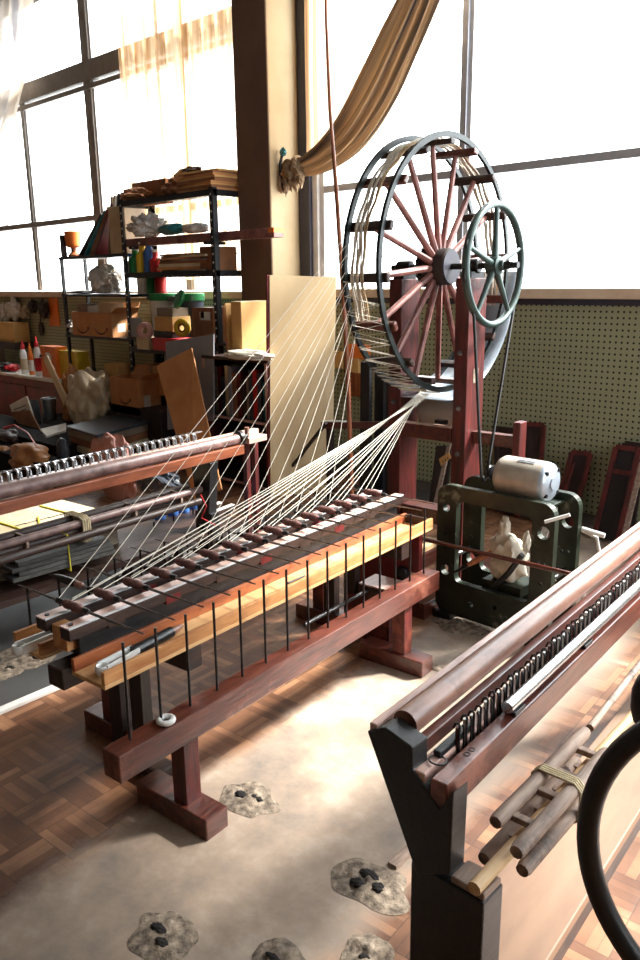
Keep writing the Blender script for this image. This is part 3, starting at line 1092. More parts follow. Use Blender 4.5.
# ---- stand
st = thing('wheel_stand', 'dark red timber post stand holding the large spoked wheel', 'stand', wl(-.06, 0, 0), WA)


def sbox(s0, s1, d0, d1, z0, z1):
    b = MB()
    return b.hexa([wl(s0, d0, z0), wl(s1, d0, z0), wl(s1, d1, z0), wl(s0, d1, z0), wl(s0, d0, z1), wl(s1, d0, z1), wl(s1, d1, z1), wl(s0, d1, z1)])


for s0, s1 in ((.085, .16), (-.30, -.225)):
    p = sbox(s0, s1, -.085, .085, .05, 1.60).build('post', 'red_z', st, bevel=.004)
    b = MB()
    c = wl((s0 + s1) / 2, 0, 1.6)
    b.hexa([c + AX * x + AD * y + ZZ * z for z in (0, .03) for x, y in ((-.03, -.06), (.03, -.06), (.03, .06), (-.03, .06))])
    b.lathe(c - AX * .04 + ZZ * .056, [(.03, 0), (.034, .004), (.034, .076), (.03, .08)], 18, AX)
    b.build('bearing', 'black_metal', p, smooth=True)
    b = MB()
    for z in (.75, .98, 1.25):
        b.lathe(wl((s0 + s1) / 2, -.088, z), [(.013, 0), (.013, .006), (.006, .008), (.006, .02)], 8, -AD)
    b.build('bolt', 'steel', p)
sbox(-.225, .075, -.075, -.02, .80, .872).build('cross_rail', 'red_y', st, bevel=.004)
sbox(-.225, .075, -.072, -.023, .872, .876).build('rail_top', 'pink_y', st)
sbox(.16, .42, -.02, .03, .80, .86).build('side_arm', 'red_y', st, bevel=.004)
sbox(.385, .425, -.03, .04, .73, .93).build('arm_peg', 'red_z', st, bevel=.004)
sbox(-.225, .075, -.06, .06, .35, .43).build('cross_rail', 'red_y', st, bevel=.004)
for s0, s1 in ((.06, .175), (-.315, -.21)):
    sbox(s0, s1, -.45, .45, 0, .08).build('base_beam', 'red_y', st, bevel=.004)
b = sbox(-.225, .075, -.42, -.14, .28, .31).build('base_shelf', 'pale_wood', st, bevel=.003)
sbox(-.225, .06, -.44, -.42, .06, .40).build('front_panel', 'maroon', st, bevel=.003)
b = MB(); b.hexa([wl(s, d, z) for z in (.885, .905) for s, d in ((-.03, -.06), (.03, -.06), (.03, -.03), (-.03, -.03))])
b.build('stop_block', 'black_metal', st)
# label plate on the right post
b = MB(); b.beam(wl(.1605, 0, 1.10), wl(.1605, 0, 1.17), .05, .003, AX); b.build('worn_label', 'paper_edge', st)
# galvanised guard curving round the back and bottom of the wheel
g = MB()
for r_ in (WR + .055,):
    def fn(u, v, r_=r_):
        return wp(-.215 + .255 * v, r_, -98 + 96 * u)
    g.grid(fn, 40, 4)
gd = g.build('wheel_guard', 'sheet_metal', st, smooth=True, solid=.004)
g = MB().plate([wp(.045, WR + .06, -98 + 96 * k / 24) for k in range(25)] + [wp(.045, WR - .05, -2 - 96 * k / 24) for k in range(25)], .004) if False else None
b = MB()
b.grid(lambda u, v: wl(-.20 + .27 * u + .01 * math.sin(9 * v), .14 - .10 * math.sin(v * 2.4) , 1.02 - .17 * v), 10, 10)
b.build('catch_cloth', 'white', st, smooth=True, solid=.003)

# drive belt from hand wheel down to the motor
MC0 = W(493.7, 477, Y=3.05); MC1 = W(544.5, 480.5, Y=3.05)
MA = (MC1 - MC0); MA.z = 0; MA.normalize()
PC = MC0 - MA * .05
b = MB()
pA, pB = HC - AD * .285 , HC + AD * .285
b.tube([PC - AD * .03 + ZZ * 0, PC - AD * .03 + ZZ * .02, HC - AD * .18 - ZZ * .23, HC - AD * .285 - ZZ * .05, HC - AD * .27 + ZZ * .10, HC - AD * .15 + ZZ * .245, HC + ZZ * .288, HC + AD * .15 + ZZ * .245, HC + AD * .27 + ZZ * .10, HC + AD * .285 - ZZ * .03, HC + AD * .22 - ZZ * .19, PC + AD * .03 + ZZ * .02, PC + AD * .03, PC - ZZ * .03], .0075, 8, closed=True)
tag(b.build('drive_belt', 'rubber', smooth=True), 'black rubber drive belt running from the grey-green wheel down to the motor', 'belt')

# ------------------------------------------------------------------ yarns
GB = 'yarns fanning from the wheel bottom to the bobbins'
GT = 'yarns slanting from the wheel rim to the bobbins'
for i in range(15):
    e = fl(-.02, SPV[i], SZ + .017)
    s0 = wp(-.03 - .008 * (i % 8), WR + .012, -97 - .3 * i)
    b = MB(); b.tube(sag(s0, e, .004, 8), .0014, 5)
    tag(b.build('yarn_strand', 'yarn', smooth=True), 'white yarn strand fanning from the bottom of the spoked wheel to the bobbins', 'yarn', GB)
    if i % 2 == 0:
        b = MB(); b.tube(sag(s0 + AX * .01, fl(-.09, SPV[i] + .05, SZ - .01), .005, 8), .0013, 5)
        tag(b.build('yarn_strand', 'yarn', smooth=True), 'white yarn strand fanning from the bottom of the spoked wheel to the bobbins', 'yarn', GB)
for i in range(13):
    e = fl(-.085, SPV[i], SZ + .008)
    s0 = wp(-.185 + .01 * (i % 3), WR + .012, 168 + 3.6 * i)
    b = MB(); b.tube(sag(s0, e, .003, 6), .0012, 5)
    tag(b.build('yarn_strand', 'yarn', smooth=True), 'thin cream yarn strand slanting from the left rim of the wheel to the bobbins', 'yarn', GT)

# tall thin pole beside the wheel
pp = [W(325, -60, Y=3.0), W(326, 20, Y=2.98), W(330, 110, Y=2.96), W(337, 200, Y=2.93), W(343, 290, Y=2.9), W(348, 380, Y=2.88), W(351, 470, Y=2.86)]
d = (pp[-1] - pp[-2]).normalized()
k = -pp[-1].z / d.z
pp.append(pp[-1] + d * k)
b = MB(); b.tube(pp, .008, 10, rr=[.006, .0065, .0085, .0105, .0115, .0115, .0115, .0115])
tag(b.build('bamboo_pole', 'pole', smooth=True), 'tall thin reddish bamboo pole standing left of the spoked wheel', 'pole')
# ================================================================== RIGHT WINDING BENCH
RO, RA = V((-.83, 1.08, 0)), .085
RU = V((math.cos(RA), math.sin(RA), 0)); RVV = V((-math.sin(RA), math.cos(RA), 0))


def rl(u, v, z):
    return RO + RU * u + RVV * v + V((0, 0, z))


def rbar(u0, u1, v0, v1, z0, z1):
    return MB().hexa([rl(u0, v0, z0), rl(u1, v0, z0), rl(u1, v1, z0), rl(u0, v1, z0), rl(u0, v0, z1), rl(u1, v0, z1), rl(u1, v1, z1), rl(u0, v1, z1)])


RLEN = 1.72
rb = thing('winding_bench', 'red-brown winding bench with long brown roller and hook row in the right foreground', 'bench', rl(.02, .8, 0), RA)
rbar(-.066, -.048, -.01, RLEN, .735, .757).build('back_rail', 'pink_y', rb, bevel=.003)
b = MB(); b.cyl(rl(-.012, .035, .752), rl(-.012, RLEN, .752), .0275, 28); b.build('roller', 'roller', rb, smooth=True)
rbar(.012, .034, .0, RLEN, .70, .732).build('front_strip', 'red_y', rb, bevel=.003)
rbar(.038, .068, -.02, RLEN, .64, .702).build('grooved_rail', 'pink_y', rb, bevel=.003)
rbar(.068, .082, -.01, RLEN, .64, .668).build('groove_floor', 'black_y', rb)
rbar(.082, .118, -.025, RLEN, .632, .702).build('main_rail', 'red_y', rb, bevel=.004)
b = MB()
for k in range(2):
    b.torus(rl(.099, .085 + .02 * k, .7022), (0, 0, 1), .006, .0012, 16, 6)
b.build('stamped_mark', 'dark_steel', rb)
for i in range(54):
    v = .10 + .0298 * i
    if v > RLEN - .03:
        break
    b = MB()
    zt = .752 + .004 * math.sin(i * 1.7)
    b.tube([rl(.073, v, .66), rl(.073, v, zt - .004), rl(.070, v, zt), rl(.064, v, zt - .002), rl(.060, v, zt - .014)], .0026, 6)
    b.tube([rl(.078, v + .010, .66), rl(.078, v + .010, zt - .012), rl(.074, v + .010, zt - .006)], .0022, 6)
    h = b.build('wire_hook', 'dark_steel', rb, smooth=True)
    b = MB(); b.cyl(rl(.067, v + .005, .69), rl(.067, v + .005, zt - .012), .0052, 8); b.build('porcelain_eye', 'white' if i % 5 else 'cop', h, smooth=True)
b = MB(); b.torus(rl(.066, .03, .705), (0, .1, 1), .017, .0018, 24, 6); b.build('wire_ring', 'dark_steel', rb, smooth=True)
rbar(.05, .066, .04, .17, .702, .716).build('stop_block', 'black_y', rb, bevel=.002)
for v in (.265, .66, 1.2):
    rbar(.090, .116, v, v + .05, .702, .712).build('tube_clip', 'black', rb, bevel=.002)
b = MB(); b.tube([rl(.100, .255, .724), rl(.100, RLEN - .02, .724)], .0135, 14)
tag(b.build('glass_tube', 'bright_steel', smooth=True), 'long pale shiny tube lying along the right bench rail beside the hook row', 'tube')
# end plate, post and base
yp = 1.085


def endplate(y, pts, th, nm, m, par):
    b = MB(); b.plate([W(px, py, Y=y) for px, py in pts], th); return b.build(nm, m, par, bevel=.003)


e = endplate(yp, [(375, 726), (392, 722), (420, 742), (420, 764), (447, 803), (461, 786), (457, 868), (424, 868)], .05, 'end_plate', 'black_y', rb)
c0 = W(420, 868, Y=yp); c1 = W(490, 880, Y=yp)
MB().box(c0.x - .008, c1.x, yp - .02, yp + .05, .0, .497).build('end_post', 'black_y', rb, bevel=.004)
MB().box(c1.x - .075, c1.x - .002, yp - .015, yp + .045, .497, .512).build('lit_post_top', 'grey_wood', rb, bevel=.003)  # top of the black block, its lit look put in as paler wood
b = MB(); b.plate([rl(-.066, RLEN - .05, .735), rl(.118, RLEN - .05, .64), rl(.10, RLEN - .05, .45), rl(.0, RLEN - .05, .45)], .045); b.build('end_plate', 'black_y', rb)
rbar(-.0, .12, RLEN - .09, RLEN - .02, 0, .46).build('end_post', 'black_y', rb)
MB().box(c0.x - .05, c1.x + .03, yp - .035, yp + .06, 0, .055).build('base_foot', 'black_y', rb, bevel=.004)
rbar(-.03, .205, .03, RLEN + .25, .075, .105).build('base_board', 'board_tan', rb, bevel=.004)
rbar(.165, .195, .03, RLEN + .25, .0, .075).build('base_runner', 'dark_y', rb)
rbar(-.02, .01, .03, RLEN + .25, .0, .075).build('base_runner', 'dark_y', rb)

# reel lying on its stick
rz = .520
A0, A1 = W(506, 849, Z=rz), W(596, 752, Z=rz)
dr = (A1 - A0).normalized()
eu = dr.cross(V((0, 0, 1))).normalized(); ez = V((0, 0, 1))
re_ = thing('hand_reel', 'weathered wooden four-bar yarn reel tied with string beside the right bench', 'reel', A0.lerp(A1, .5) - ez * .06, math.atan2(-dr.x, dr.y))
offs = [(-.036, .030), (.036, .030), (-.036, -.030), (.036, -.030)]
for k, (a, c) in enumerate(offs):
    s = (.02, -.03, -.02, .0)[k]
    b = MB(); o_ = eu * a + ez * c
    b.tube([A0 + o_ + dr * s, A0 + o_ + dr * (s + .012), A1 + o_ + dr * (s - .012), A1 + o_ + dr * s], .0155, 10, rr=[.0135, .0158, .0158, .013])
    b.build('reel_bar', 'grey_wood', re_, smooth=True)
ln = (A1 - A0).length
for f in (.16, .42, .62, .88):
    c = A0 + dr * ln * f
    b = MB()
    b.beam(c - eu * .036 + ez * .024, c + eu * .036 + ez * .024, .018, .014, ez)
    b.beam(c - eu * .036 - ez * .024, c + eu * .036 - ez * .024, .018, .014, ez)
    b.build('cross_piece', 'grey_wood', re_, bevel=.002)
b = MB()
for k in range(4):
    c = A0 + dr * (ln * .50 + .007 * k)
    b.tube([c + eu * x + ez * z for x, z in ((-.040, .048), (.040, .048), (.055, .034), (.055, -.034), (.040, -.048), (-.040, -.048), (-.055, -.034), (-.055, .034))], .0032, 6, closed=True)
b.build('binding_string', 'string', re_, smooth=True)
S0 = W(474, 889, Z=rz - .002)
b = MB(); b.tube([S0, S0 + dr * .6, A1 + dr * .62], .011, 10, rr=[.014, .012, .009])
b.build('axle_stick', 'pale_wood', re_, smooth=True)
b = MB(); b.tube([W(590, 728, Z=rz - .02), W(640, 664, Z=rz - .02), W(690, 600, Z=rz - .02)], .010, 10)
tag(b.build('round_stick', 'grey_wood', smooth=True), 'weathered round stick lying beyond the hand reel at the right edge', 'stick')

# ================================================================== MOTOR AND ITS FRAME
mf = thing('motor_frame', 'green cast iron double arch frame under the cream motor', 'motor frame', V((-1.79, 3.1, 0)), 0)


def iron_plate(y, x0, x1, z0, z1, nm):
    b = MB()
    th = .035

    def rr_(xa, xb, za, zb, r):
        pts = []
        for cx_, cz_, a in ((xb - r, zb - r, 0), (xa + r, zb - r, 90), (xa + r, za + r, 180), (xb - r, za + r, 270)):
            for k in range(7):
                q = rad(a + 15 * k)
                pts.append((cx_ + r * math.cos(q), cz_ + r * math.sin(q)))
        return pts
    O = rr_(x0, x1, z0, z1, .06); I = rr_(x0 + .105, x1 - .105, z0 + .17, z1 - .07, .03)
    rs = []
    for (ox, oz), (ix, iz) in zip(O, I):
        rs.append([b.b.verts.new(p) for p in ((ox, y - th / 2, oz), (ix, y - th / 2, iz), (ix, y + th / 2, iz), (ox, y + th / 2, oz))])
    for A, B in zip(rs, rs[1:] + rs[:1]):
        for j in range(4):
            b.b.faces.new((A[j], A[(j + 1) % 4], B[(j + 1) % 4], B[j]))
    p = b.build(nm, 'frame_green', mf)
    # drill the bolt holes
    cut = bmesh.new()
    holes = [(x0 + .05, z1 - .11, .021), (x0 + .05, z1 - .24, .008), (x0 + .05, z1 - .31, .008), (x0 + .052, z1 - .42, .026), (x1 - .05, z1 - .13, .03), (x1 - .07, z1 - .27, .008), (x1 - .04, z1 - .27, .008),
             (x1 - .05, z1 - .36, .01), (x1 - .05, z1 - .46, .02), (x0 + .2, z0 + .08, .014), (x0 + .33, z0 + .10, .012)]
    mtx = ROOT[p.name].inverted()
    for hx, hz, hr in holes:
        r_ = bmesh.ops.create_cone(cut, cap_ends=True, segments=18, radius1=hr, radius2=hr, depth=.2)
        bmesh.ops.rotate(cut, verts=r_['verts'], cent=(0, 0, 0), matrix=Matrix.Rotation(rad(90), 3, 'X'))
        bmesh.ops.translate(cut, verts=r_['verts'], vec=(hx, y, hz))
    cut.transform(mtx)
    cm = bpy.data.meshes.new('cut'); cut.to_mesh(cm); cut.free()
    co = bpy.data.objects.new('cut', cm); COL.objects.link(co)
    co.matrix_world = ROOT[p.name]
    md = p.modifiers.new('holes', 'BOOLEAN'); md.object = co; md.operation = 'DIFFERENCE'; md.solver = 'EXACT'
    bpy.context.view_layer.update()
    ev = p.evaluated_get(bpy.context.evaluated_depsgraph_get())
    nm_ = bpy.data.meshes.new_from_object(ev)
    p.modifiers.clear(); p.data = nm_
    bpy.data.objects.remove(co)
    return p


FX0, FX1, FZ = -2.09, -1.49, .668
iron_plate(3.0, FX0, FX1, .03, FZ, 'arch_plate')
iron_plate(3.22, FX0, FX1, .03, FZ, 'arch_plate')
MB().box(-1.86, -1.56, 3.0178, 3.2022, FZ - .045, FZ - .033).build('mounting_plate', 'frame_green', mf, bevel=.003)
for x in (FX0 + .05, FX1 - .05):
    MB().box(x - .05, x + .05, 2.96, 3.26, 0, .035).build('foot', 'black_metal', mf, bevel=.004)
for x in (FX0 + .05, FX1 - .05):
    b = MB(); b.cyl((x, 2.99, .30), (x, 3.24, .30), .012, 10); b.build('tie_bolt', 'steel', mf)
b = MB(); b.cyl((FX1 - .03, 2.95, .60), (FX1 + .06, 2.99, .64), .008, 8); b.build('pin', 'white', mf)
b = MB(); b.tube([(FX1 + .0, 3.24, .5), (FX1 + .06, 3.27, .47), (FX1 + .09, 3.27, .36), (FX1 + .04, 3.25, .26), (FX1 + .02, 3.24, .12)], .008, 8); b.build('cable', 'grey_bag', mf, smooth=True)
b = MB(); b.cyl((FX1 + .0, 3.245, .505), (FX1 + .10, 3.26, .49), .011, 10); b.build('peg', 'white', mf)
b = MB()
for k in range(5):
    b.tube([(FX1 - .12 + .006 * k, 3.19, .60), (FX1 - .16 + .008 * k, 3.16, .45), (FX1 - .12 + .008 * k, 3.15, .30), (FX1 - .07, 3.17, .26)], .003, 6)
b.build('wire_bundle', 'grey_bag', mf, smooth=True)

mo = thing('electric_motor', 'cream grey electric motor sitting on the green iron frame', 'motor', V((MC0.x * .5 + MC1.x * .5, 3.11, FZ - .033)), 0)
MY = V((0, .06, 0))
m0, m1 = MC0 + MY, MC1 + MY
zc = FZ + .060
m0 = V((m0.x, m0.y, zc)); m1 = V((m1.x, m1.y, zc))
ax = (m1 - m0).normalized(); lm = (m1 - m0).length
b = MB(); b.lathe(m0, [(.05, 0), (.078, .004), (.089, .02), (.0905, .03), (.0905, lm - .03), (.088, lm - .02)], 36, ax); b.build('motor_body', 'motor', mo, smooth=True)
b = MB(); b.lathe(m1 - ax * .02, [(.088, 0), (.086, .012), (.072, .026), (.03, .030), (.028, .036), (.012, .037)], 36, ax); b.build('end_bell', 'sheet_metal', mo, smooth=True)
sd = ax.cross(ZZ)
b = MB(); b.torus(m1 + ax * .012, ax, .024, .003, 24, 6); b.torus(m1 + ax * .014, ax, .013, .002, 20, 6); b.build('end_rings', 'steel', mo, smooth=True)
b = MB()
for a, c in ((.05, .05), (-.05, .05), (.05, -.05), (-.05, -.05)):
    b.cyl(m1 + ax * -.006 + sd * a + ZZ * c, m1 + ax * .010 + sd * a + ZZ * c, .009, 10)
b.build('bolts', 'black_metal', mo)
b = MB(); b.cyl(m0 - ax * .07, m0 + ax * .01, .011, 12); b.build('shaft', 'steel', mo, smooth=True)
b = MB(); b.lathe(m0 - ax * .068, [(.012, 0), (.034, .002), (.034, .008), (.026, .016), (.034, .024), (.034, .03), (.02, .034)], 20, ax); b.build('pulley', 'black_metal', mo, smooth=True)
b = MB(); b.beam(m0.lerp(m1, .42) + ZZ * .084 + sd * .033, m0.lerp(m1, .74) + ZZ * .084 + sd * .033, .018, .004, ZZ + sd * .4); b.build('name_plate', 'steel', mo)
b = MB(); b.box(min(m0.x, m1.x) + .03, max(m0.x, m1.x) - .03, m0.y - .05, m0.y + .05, FZ - .033, FZ - .01); b.build('motor_foot', 'black_metal', mo)

# thin red rod crossing in front of the frame
a, c = W(402, 534, Y=2.86), W(575, 575, Y=2.86)
b = MB(); b.cyl(a, c, .010, 10)
tag(b.build('tie_bar', 'red_y', smooth=True), 'thin dark red rod crossing in front of the green motor frame', 'rod')
# bundle wrapped in a white bag lying in the arch, and the tool beside it
q = V((-1.75, 3.10, .20))
b = MB(); b.blob((-1.77, 3.10, .34), (.085, .07, .115), 4, .35, 1.8, 4)
wb = b.build('white_bag', 'cloth_w', smooth=True)
tag(wb, 'crumpled white plastic bag bundle hanging inside the green arch frame', 'bag')
b = MB(); b.blob((-1.795, 3.10, .465), (.028, .022, .07), 6, .3); b.build('bag_ear', 'cloth_w', wb, smooth=True)
b = MB(); b.blob((-1.685, 3.11, .43), (.018, .018, .05), 8, .3); b.build('bag_ear', 'cloth_w', wb, smooth=True)
b = MB(); b.tube([(-1.80, 3.03, .20), (-1.72, 3.025, .30), (-1.66, 3.03, .40)], .014, 8); b.build('dark_strap', 'black', wb, smooth=True)
b = MB(); b.box(-1.86, -1.66, 3.03, 3.19, .19, .235); b.build('rest_block', 'frame_green', mf)
tl = thing('spindle_tool', 'spindle with orange wooden handle poking out of the green frame', 'tool', W(470, 567, Y=2.93), 0)
t0, t1, t2 = W(451, 574, Y=2.92), W(468, 565, Y=2.94), W(492, 552, Y=3.0)
b = MB(); b.tube([t0, t0.lerp(t1, .3), t0.lerp(t1, .6), t1], .007, 8, rr=[.003, .006, .009, .009]); b.build('metal_tip', 'dark_steel', tl, smooth=True)
b = MB(); b.tube([t1, t1.lerp(t2, .3), t2], .012, 10, rr=[.010, .0145, .013]); b.build('handle', 'pole', tl, smooth=True)

# ================================================================== BOARDS AGAINST THE PERFORATED WALL


def lean(name, m, tl_, tr_, bl_, br_, yt, yb, label, frame=None, th=.02, cat='board', rung=None):
    a, c = W(*tl_, Y=yt), W(*tr_, Y=yt)
    d, e = W(*br_, Y=yb), W(*bl_, Y=yb)
    # carry the board down to the floor
    def down(t, b_):
        k = (t.z - .012) / (t.z - b_.z)
        return t + (b_ - t) * k
    d, e = down(c, d), down(a, e)
    b = MB(); b.plate([a, c, d, e], th)
    o = b.build(name, m)
    tag(o, label, cat)
    if frame:
        nrm = (c - a).cross(e - a).normalized()
        if nrm.y > 0:
            nrm = -nrm
        off = nrm * (th / 2 + .006)
        for p, q in ((a, e), (c, d), (a, c)):
            MB().beam(p + off, q + off, .03, .014, nrm).build('edge_strip', frame, o)
        if rung:
            for k in rung:
                MB().beam(a.lerp(e, k) + off, c.lerp(d, k) + off, .03, .014, nrm).build('cross_strip', frame, o)
    return o


lean('dark_board', 'dark_z', (526, 424), (545, 425), (520, 500), (540, 500), 4.80, 4.70, 'dark board leaning on the perforated wall just right of the red peg', 'red_z')
lean('framed_panel', 'dark_z', (573, 452), (592, 454), (549, 540), (569, 540), 4.78, 4.66, 'narrow dark framed panel leaning on the perforated wall behind the motor', 'red_z')
lean('wood_lath', 'red_z', (568, 470), (575, 462), (545, 540), (551, 540), 4.70, 4.60, 'thin red-brown lath leaning left of the narrow framed panel', None, .015, 'lath')
lean('framed_panel', 'black_y', (617, 447), (640, 450), (592, 548), (617, 548), 4.74, 4.58, 'large dark framed panel leaning on the perforated wall above the right roller', 'red_z', .02, 'board', (.26,))
lean('framed_panel', 'black_y', (626, 443), (646, 446), (606, 548), (630, 548), 4.80, 4.70, 'dark panel leaning behind the large framed panel at the right edge', 'dark_z')
lean('wood_lath', 'grey_wood', (640, 462), (645, 462), (619, 548), (624, 548), 4.64, 4.50, 'thin grey lath leaning at the far right of the perforated wall', None, .015, 'lath')
lean('dark_board', 'dark_z', (497, 428), (514, 430), (499, 500), (516, 500), 4.80, 4.72, 'dark board leaning behind the motor left of the red peg', 'dark_z')
lean('dark_board', 'dark_z', (437, 446), (452, 446), (430, 500), (446, 500), 4.6, 4.45, 'dark board leaning between the two red wheel posts', None)
lean('wood_lath', 'grey_wood', (448, 444), (451, 444), (430, 520), (434, 520), 4.4, 4.2, 'thin diagonal lath leaning between the two red wheel posts', None, .015, 'lath')
b = MB(); b.plate([W(439, 459, Y=4.1), W(449, 452, Y=4.1), W(451, 458, Y=4.1), W(441, 466, Y=4.1)], .004)
tg = tag(b.build('paper_tag', 'card_light'), 'small paper tag tied to the lath between the red wheel posts', 'tag')
for k in range(3):
    MB().beam(W(442.4 + 2.4 * k, 460.8 - 1.7 * k, Y=4.09), W(443.6 + 2.4 * k, 462.6 - 1.7 * k, Y=4.09), .006, .002, (0, 1, 0)).build('pencil_mark', 'ink', tg)
lean('side_post', 'black_y', (362, 362), (371, 362), (361, 470), (370, 470), 4.15, 4.15, 'black upright batten left of the left red wheel post, nearer the plywood', None, .03, 'batten')
lean('side_post', 'black_y', (376, 372), (385, 372), (375, 470), (384, 470), 4.25, 4.25, 'black upright batten standing beside the left red wheel post', None, .03, 'batten')
lean('side_post', 'dark_z', (386, 376), (390, 376), (385, 470), (389, 470), 4.4, 4.4, 'thin dark upright lath just behind the left red wheel post', None, .02, 'lath')
rs = MB().beam(W(323, 425, Y=4.05), W(402, 425, Y=4.05), .04, .045).build('red_rail', 'red_y')
tag(rs, 'dark red horizontal rail crossing behind the bamboo pole', 'rail')
MB().beam(W(323, 421.5, Y=4.045), W(345, 421.5, Y=4.045), .03, .01).build('white_edge', 'white', rs)
for px in (330, 398):
    p = W(px, 425, Y=4.05); MB().box(p.x - .02, p.x + .02, 4.03, 4.07, 0, p.z).build('rail_leg', 'dark_z', rs)
b = MB(); b.beam(W(276, 487, Z=.01), W(326, 423, Y=4.0), .02, .02)
tag(b.build('diagonal_stick', 'dark_z'), 'dark stick slanting across the bottom of the plywood sheet', 'stick')
for (x0, y0, x1, y1, mm, lb) in ((348, 345, 366, 358, 'orange', 'small orange box hung on the perforated wall left of the wheel'), (347, 358, 358, 372, 'card_light', 'small tan packet hung on the perforated wall left of the wheel'),
                                (351, 374, 366, 396, 'pole', 'orange-brown wooden box hung low on the perforated wall left of the wheel'), (333, 352, 342, 368, 'card_light', 'small pale packet pinned on the perforated wall beside the bamboo pole')):
    a, c = W(x0, y1, Y=4.78), W(x1, y0, Y=4.78)
    tag(MB().box(a.x, c.x, 4.78, 4.838, a.z, c.z).build('wall_box', mm, bevel=.004), lb, 'box')

# ================================================================== NEAR HAND WHEEL (bottom right)
ray = FWD + RIGHT * ((801 - 320) / F) + UP * ((480 - 905) / F)
NC = CAMP + ray * 1.02
ah = V((ray.x, ray.y, 0)).normalized()
nw = thing('hand_wheel', 'thick black hand wheel rim curving through the bottom right corner', 'wheel', V((NC.x, NC.y, 0)), 0)
MB().torus(NC, ah, .273, .0165, 72, 14).build('wheel_rim', 'rubber', nw, smooth=True)
sdw = ah.cross(ZZ)
for k in range(3):
    t = rad(18 + 120 * k)
    MB().tube([NC, NC + (sdw * math.cos(t) + ZZ * math.sin(t)) * .262], .012, 10).build('wheel_spoke', 'black_metal', nw, smooth=True)
b = MB(); b.lathe(NC - ah * .05, [(.02, 0), (.04, .004), (.04, .09), (.02, .1)], 18, ah); b.build('hub', 'black_metal', nw, smooth=True)
b = MB(); b.cyl(NC - ah * .05, NC + ah * .16, .016, 12); b.build('axle', 'steel', nw, smooth=True)
pq = NC + ah * .13
kr = FWD + RIGHT * ((645 - 320) / F) + UP * ((480 - 700) / F)
kp = CAMP + kr * 1.25
b = MB(); b.blob(kp, (.022, .022, .05), 2, .1, 1.5, 3); b.build('crank_knob', 'rubber', nw, smooth=True)
b = MB(); b.tube([kp, kp + RIGHT * .12, V((pq.x, pq.y, kp.z - .02))], .010, 8); b.build('crank_arm', 'black_metal', nw, smooth=True)
MB().box(pq.x - .04, pq.x + .04, pq.y - .04, pq.y + .04, 0, NC.z + .30).build('post', 'black_y', nw, bevel=.004)
# ================================================================== LEFT WINDING BENCH
La, Lb = W(0, 515, Z=.66), W(257, 451, Z=.66)
ld = (Lb - La).normalized(); LU = ld.cross(ZZ).normalized()      # towards the centre frame
LA = math.atan2(-ld.x, ld.y)
La = La - ld * .45
LL = (Lb - La).length


def ll(u, v, z):
    return V((La.x, La.y, 0)) + LU * u + ld * v + V((0, 0, z))


def lbar(u0, u1, v0, v1, z0, z1):
    return MB().hexa([ll(u0, v0, z0), ll(u1, v0, z0), ll(u1, v1, z0), ll(u0, v1, z0), ll(u0, v0, z1), ll(u1, v0, z1), ll(u1, v1, z1), ll(u0, v1, z1)])


lb_ = thing('winding_bench', 'brown winding bench with mottled roller and bright hook row at the left edge', 'bench', ll(-.05, LL * .5, 0), LA)
lbar(-.03, 0, 0, LL - .1, .66, .712).build('main_rail', 'rail_orange', lb_, bevel=.004)
b = MB(); b.cyl(ll(-.055, .02, .742), ll(-.055, LL - .10, .738), .031, 24); b.build('roller', 'roller_dark', lb_, smooth=True)
b = MB(); b.lathe(ll(-.055, LL - .10, .742), [(.03, 0), (.041, .004), (.041, .03), (.02, .034), (.012, .08)], 20, ld); b.build('roller_end', 'dark_steel', lb_, smooth=True)
lbar(-.135, -.095, 0, LL + .12, .73, .762).build('back_rail', 'pink_y', lb_, bevel=.003)
lbar(-.12, -.03, LL - .03, LL + .12, .70, .735).build('end_block', 'pink_y', lb_, bevel=.003)
b = MB(); b.cyl(ll(-.075, LL + .0, .73), ll(-.075, LL, .79), .014, 10); b.build('peg', 'roller', lb_)
b = MB(); b.beam(ll(-.150, 0, .800), ll(-.150, LL - .28, .800), .012, .006); b.build('hook_bar', 'bright_steel', lb_)
k = 0
v = .05
while v < LL - .34:
    b = MB()
    b.tube([ll(-.112, v, .755), ll(-.112, v, .792), ll(-.120, v, .803), ll(-.150, v, .804)], .0055, 6)
    b.tube([ll(-.106, v + .014, .765), ll(-.110, v + .014, .795), ll(-.125, v + .012, .802)], .0045, 6)
    b.build('wire_hook', 'bright_steel', lb_, smooth=True)
    v += .047; k += 1
vp = (W(216, 462, Z=.66) - La).dot(ld)
b = MB(); b.plate([ll(-.16, vp, .70), ll(-.0, vp, .655), ll(-.03, vp, .36), ll(-.12, vp, .36)], .06); b.build('end_plate', 'black_y', lb_, bevel=.003)
lbar(-.14, -.01, vp - .03, vp + .03, 0, .37).build('end_post', 'black_y', lb_, bevel=.003)
for vv in (LL + .03, LL + .10):
    lbar(-.13, -.10, vv - .015, vv + .015, 0, .735).build('rear_post', 'red_z', lb_)
lbar(-.14, -.03, .1, .16, 0, .66).build('end_post', 'black_y', lb_)
lbar(-.9, -.02, .12, LL - .1, .24, .27).build('lower_shelf', 'dark_y', lb_)
for vv in (.2, LL - .2):
    lbar(-.88, -.82, vv, vv + .05, 0, .24).build('shelf_leg', 'dark_z', lb_)
b = MB(); b.tube([ll(.0, vp - .11, .50), ll(.03, vp - .10, .44), ll(.02, vp - .13, .38), ll(.03, vp - .03, .31)], .004, 6); b.build('red_cord', 'red', lb_, smooth=True)

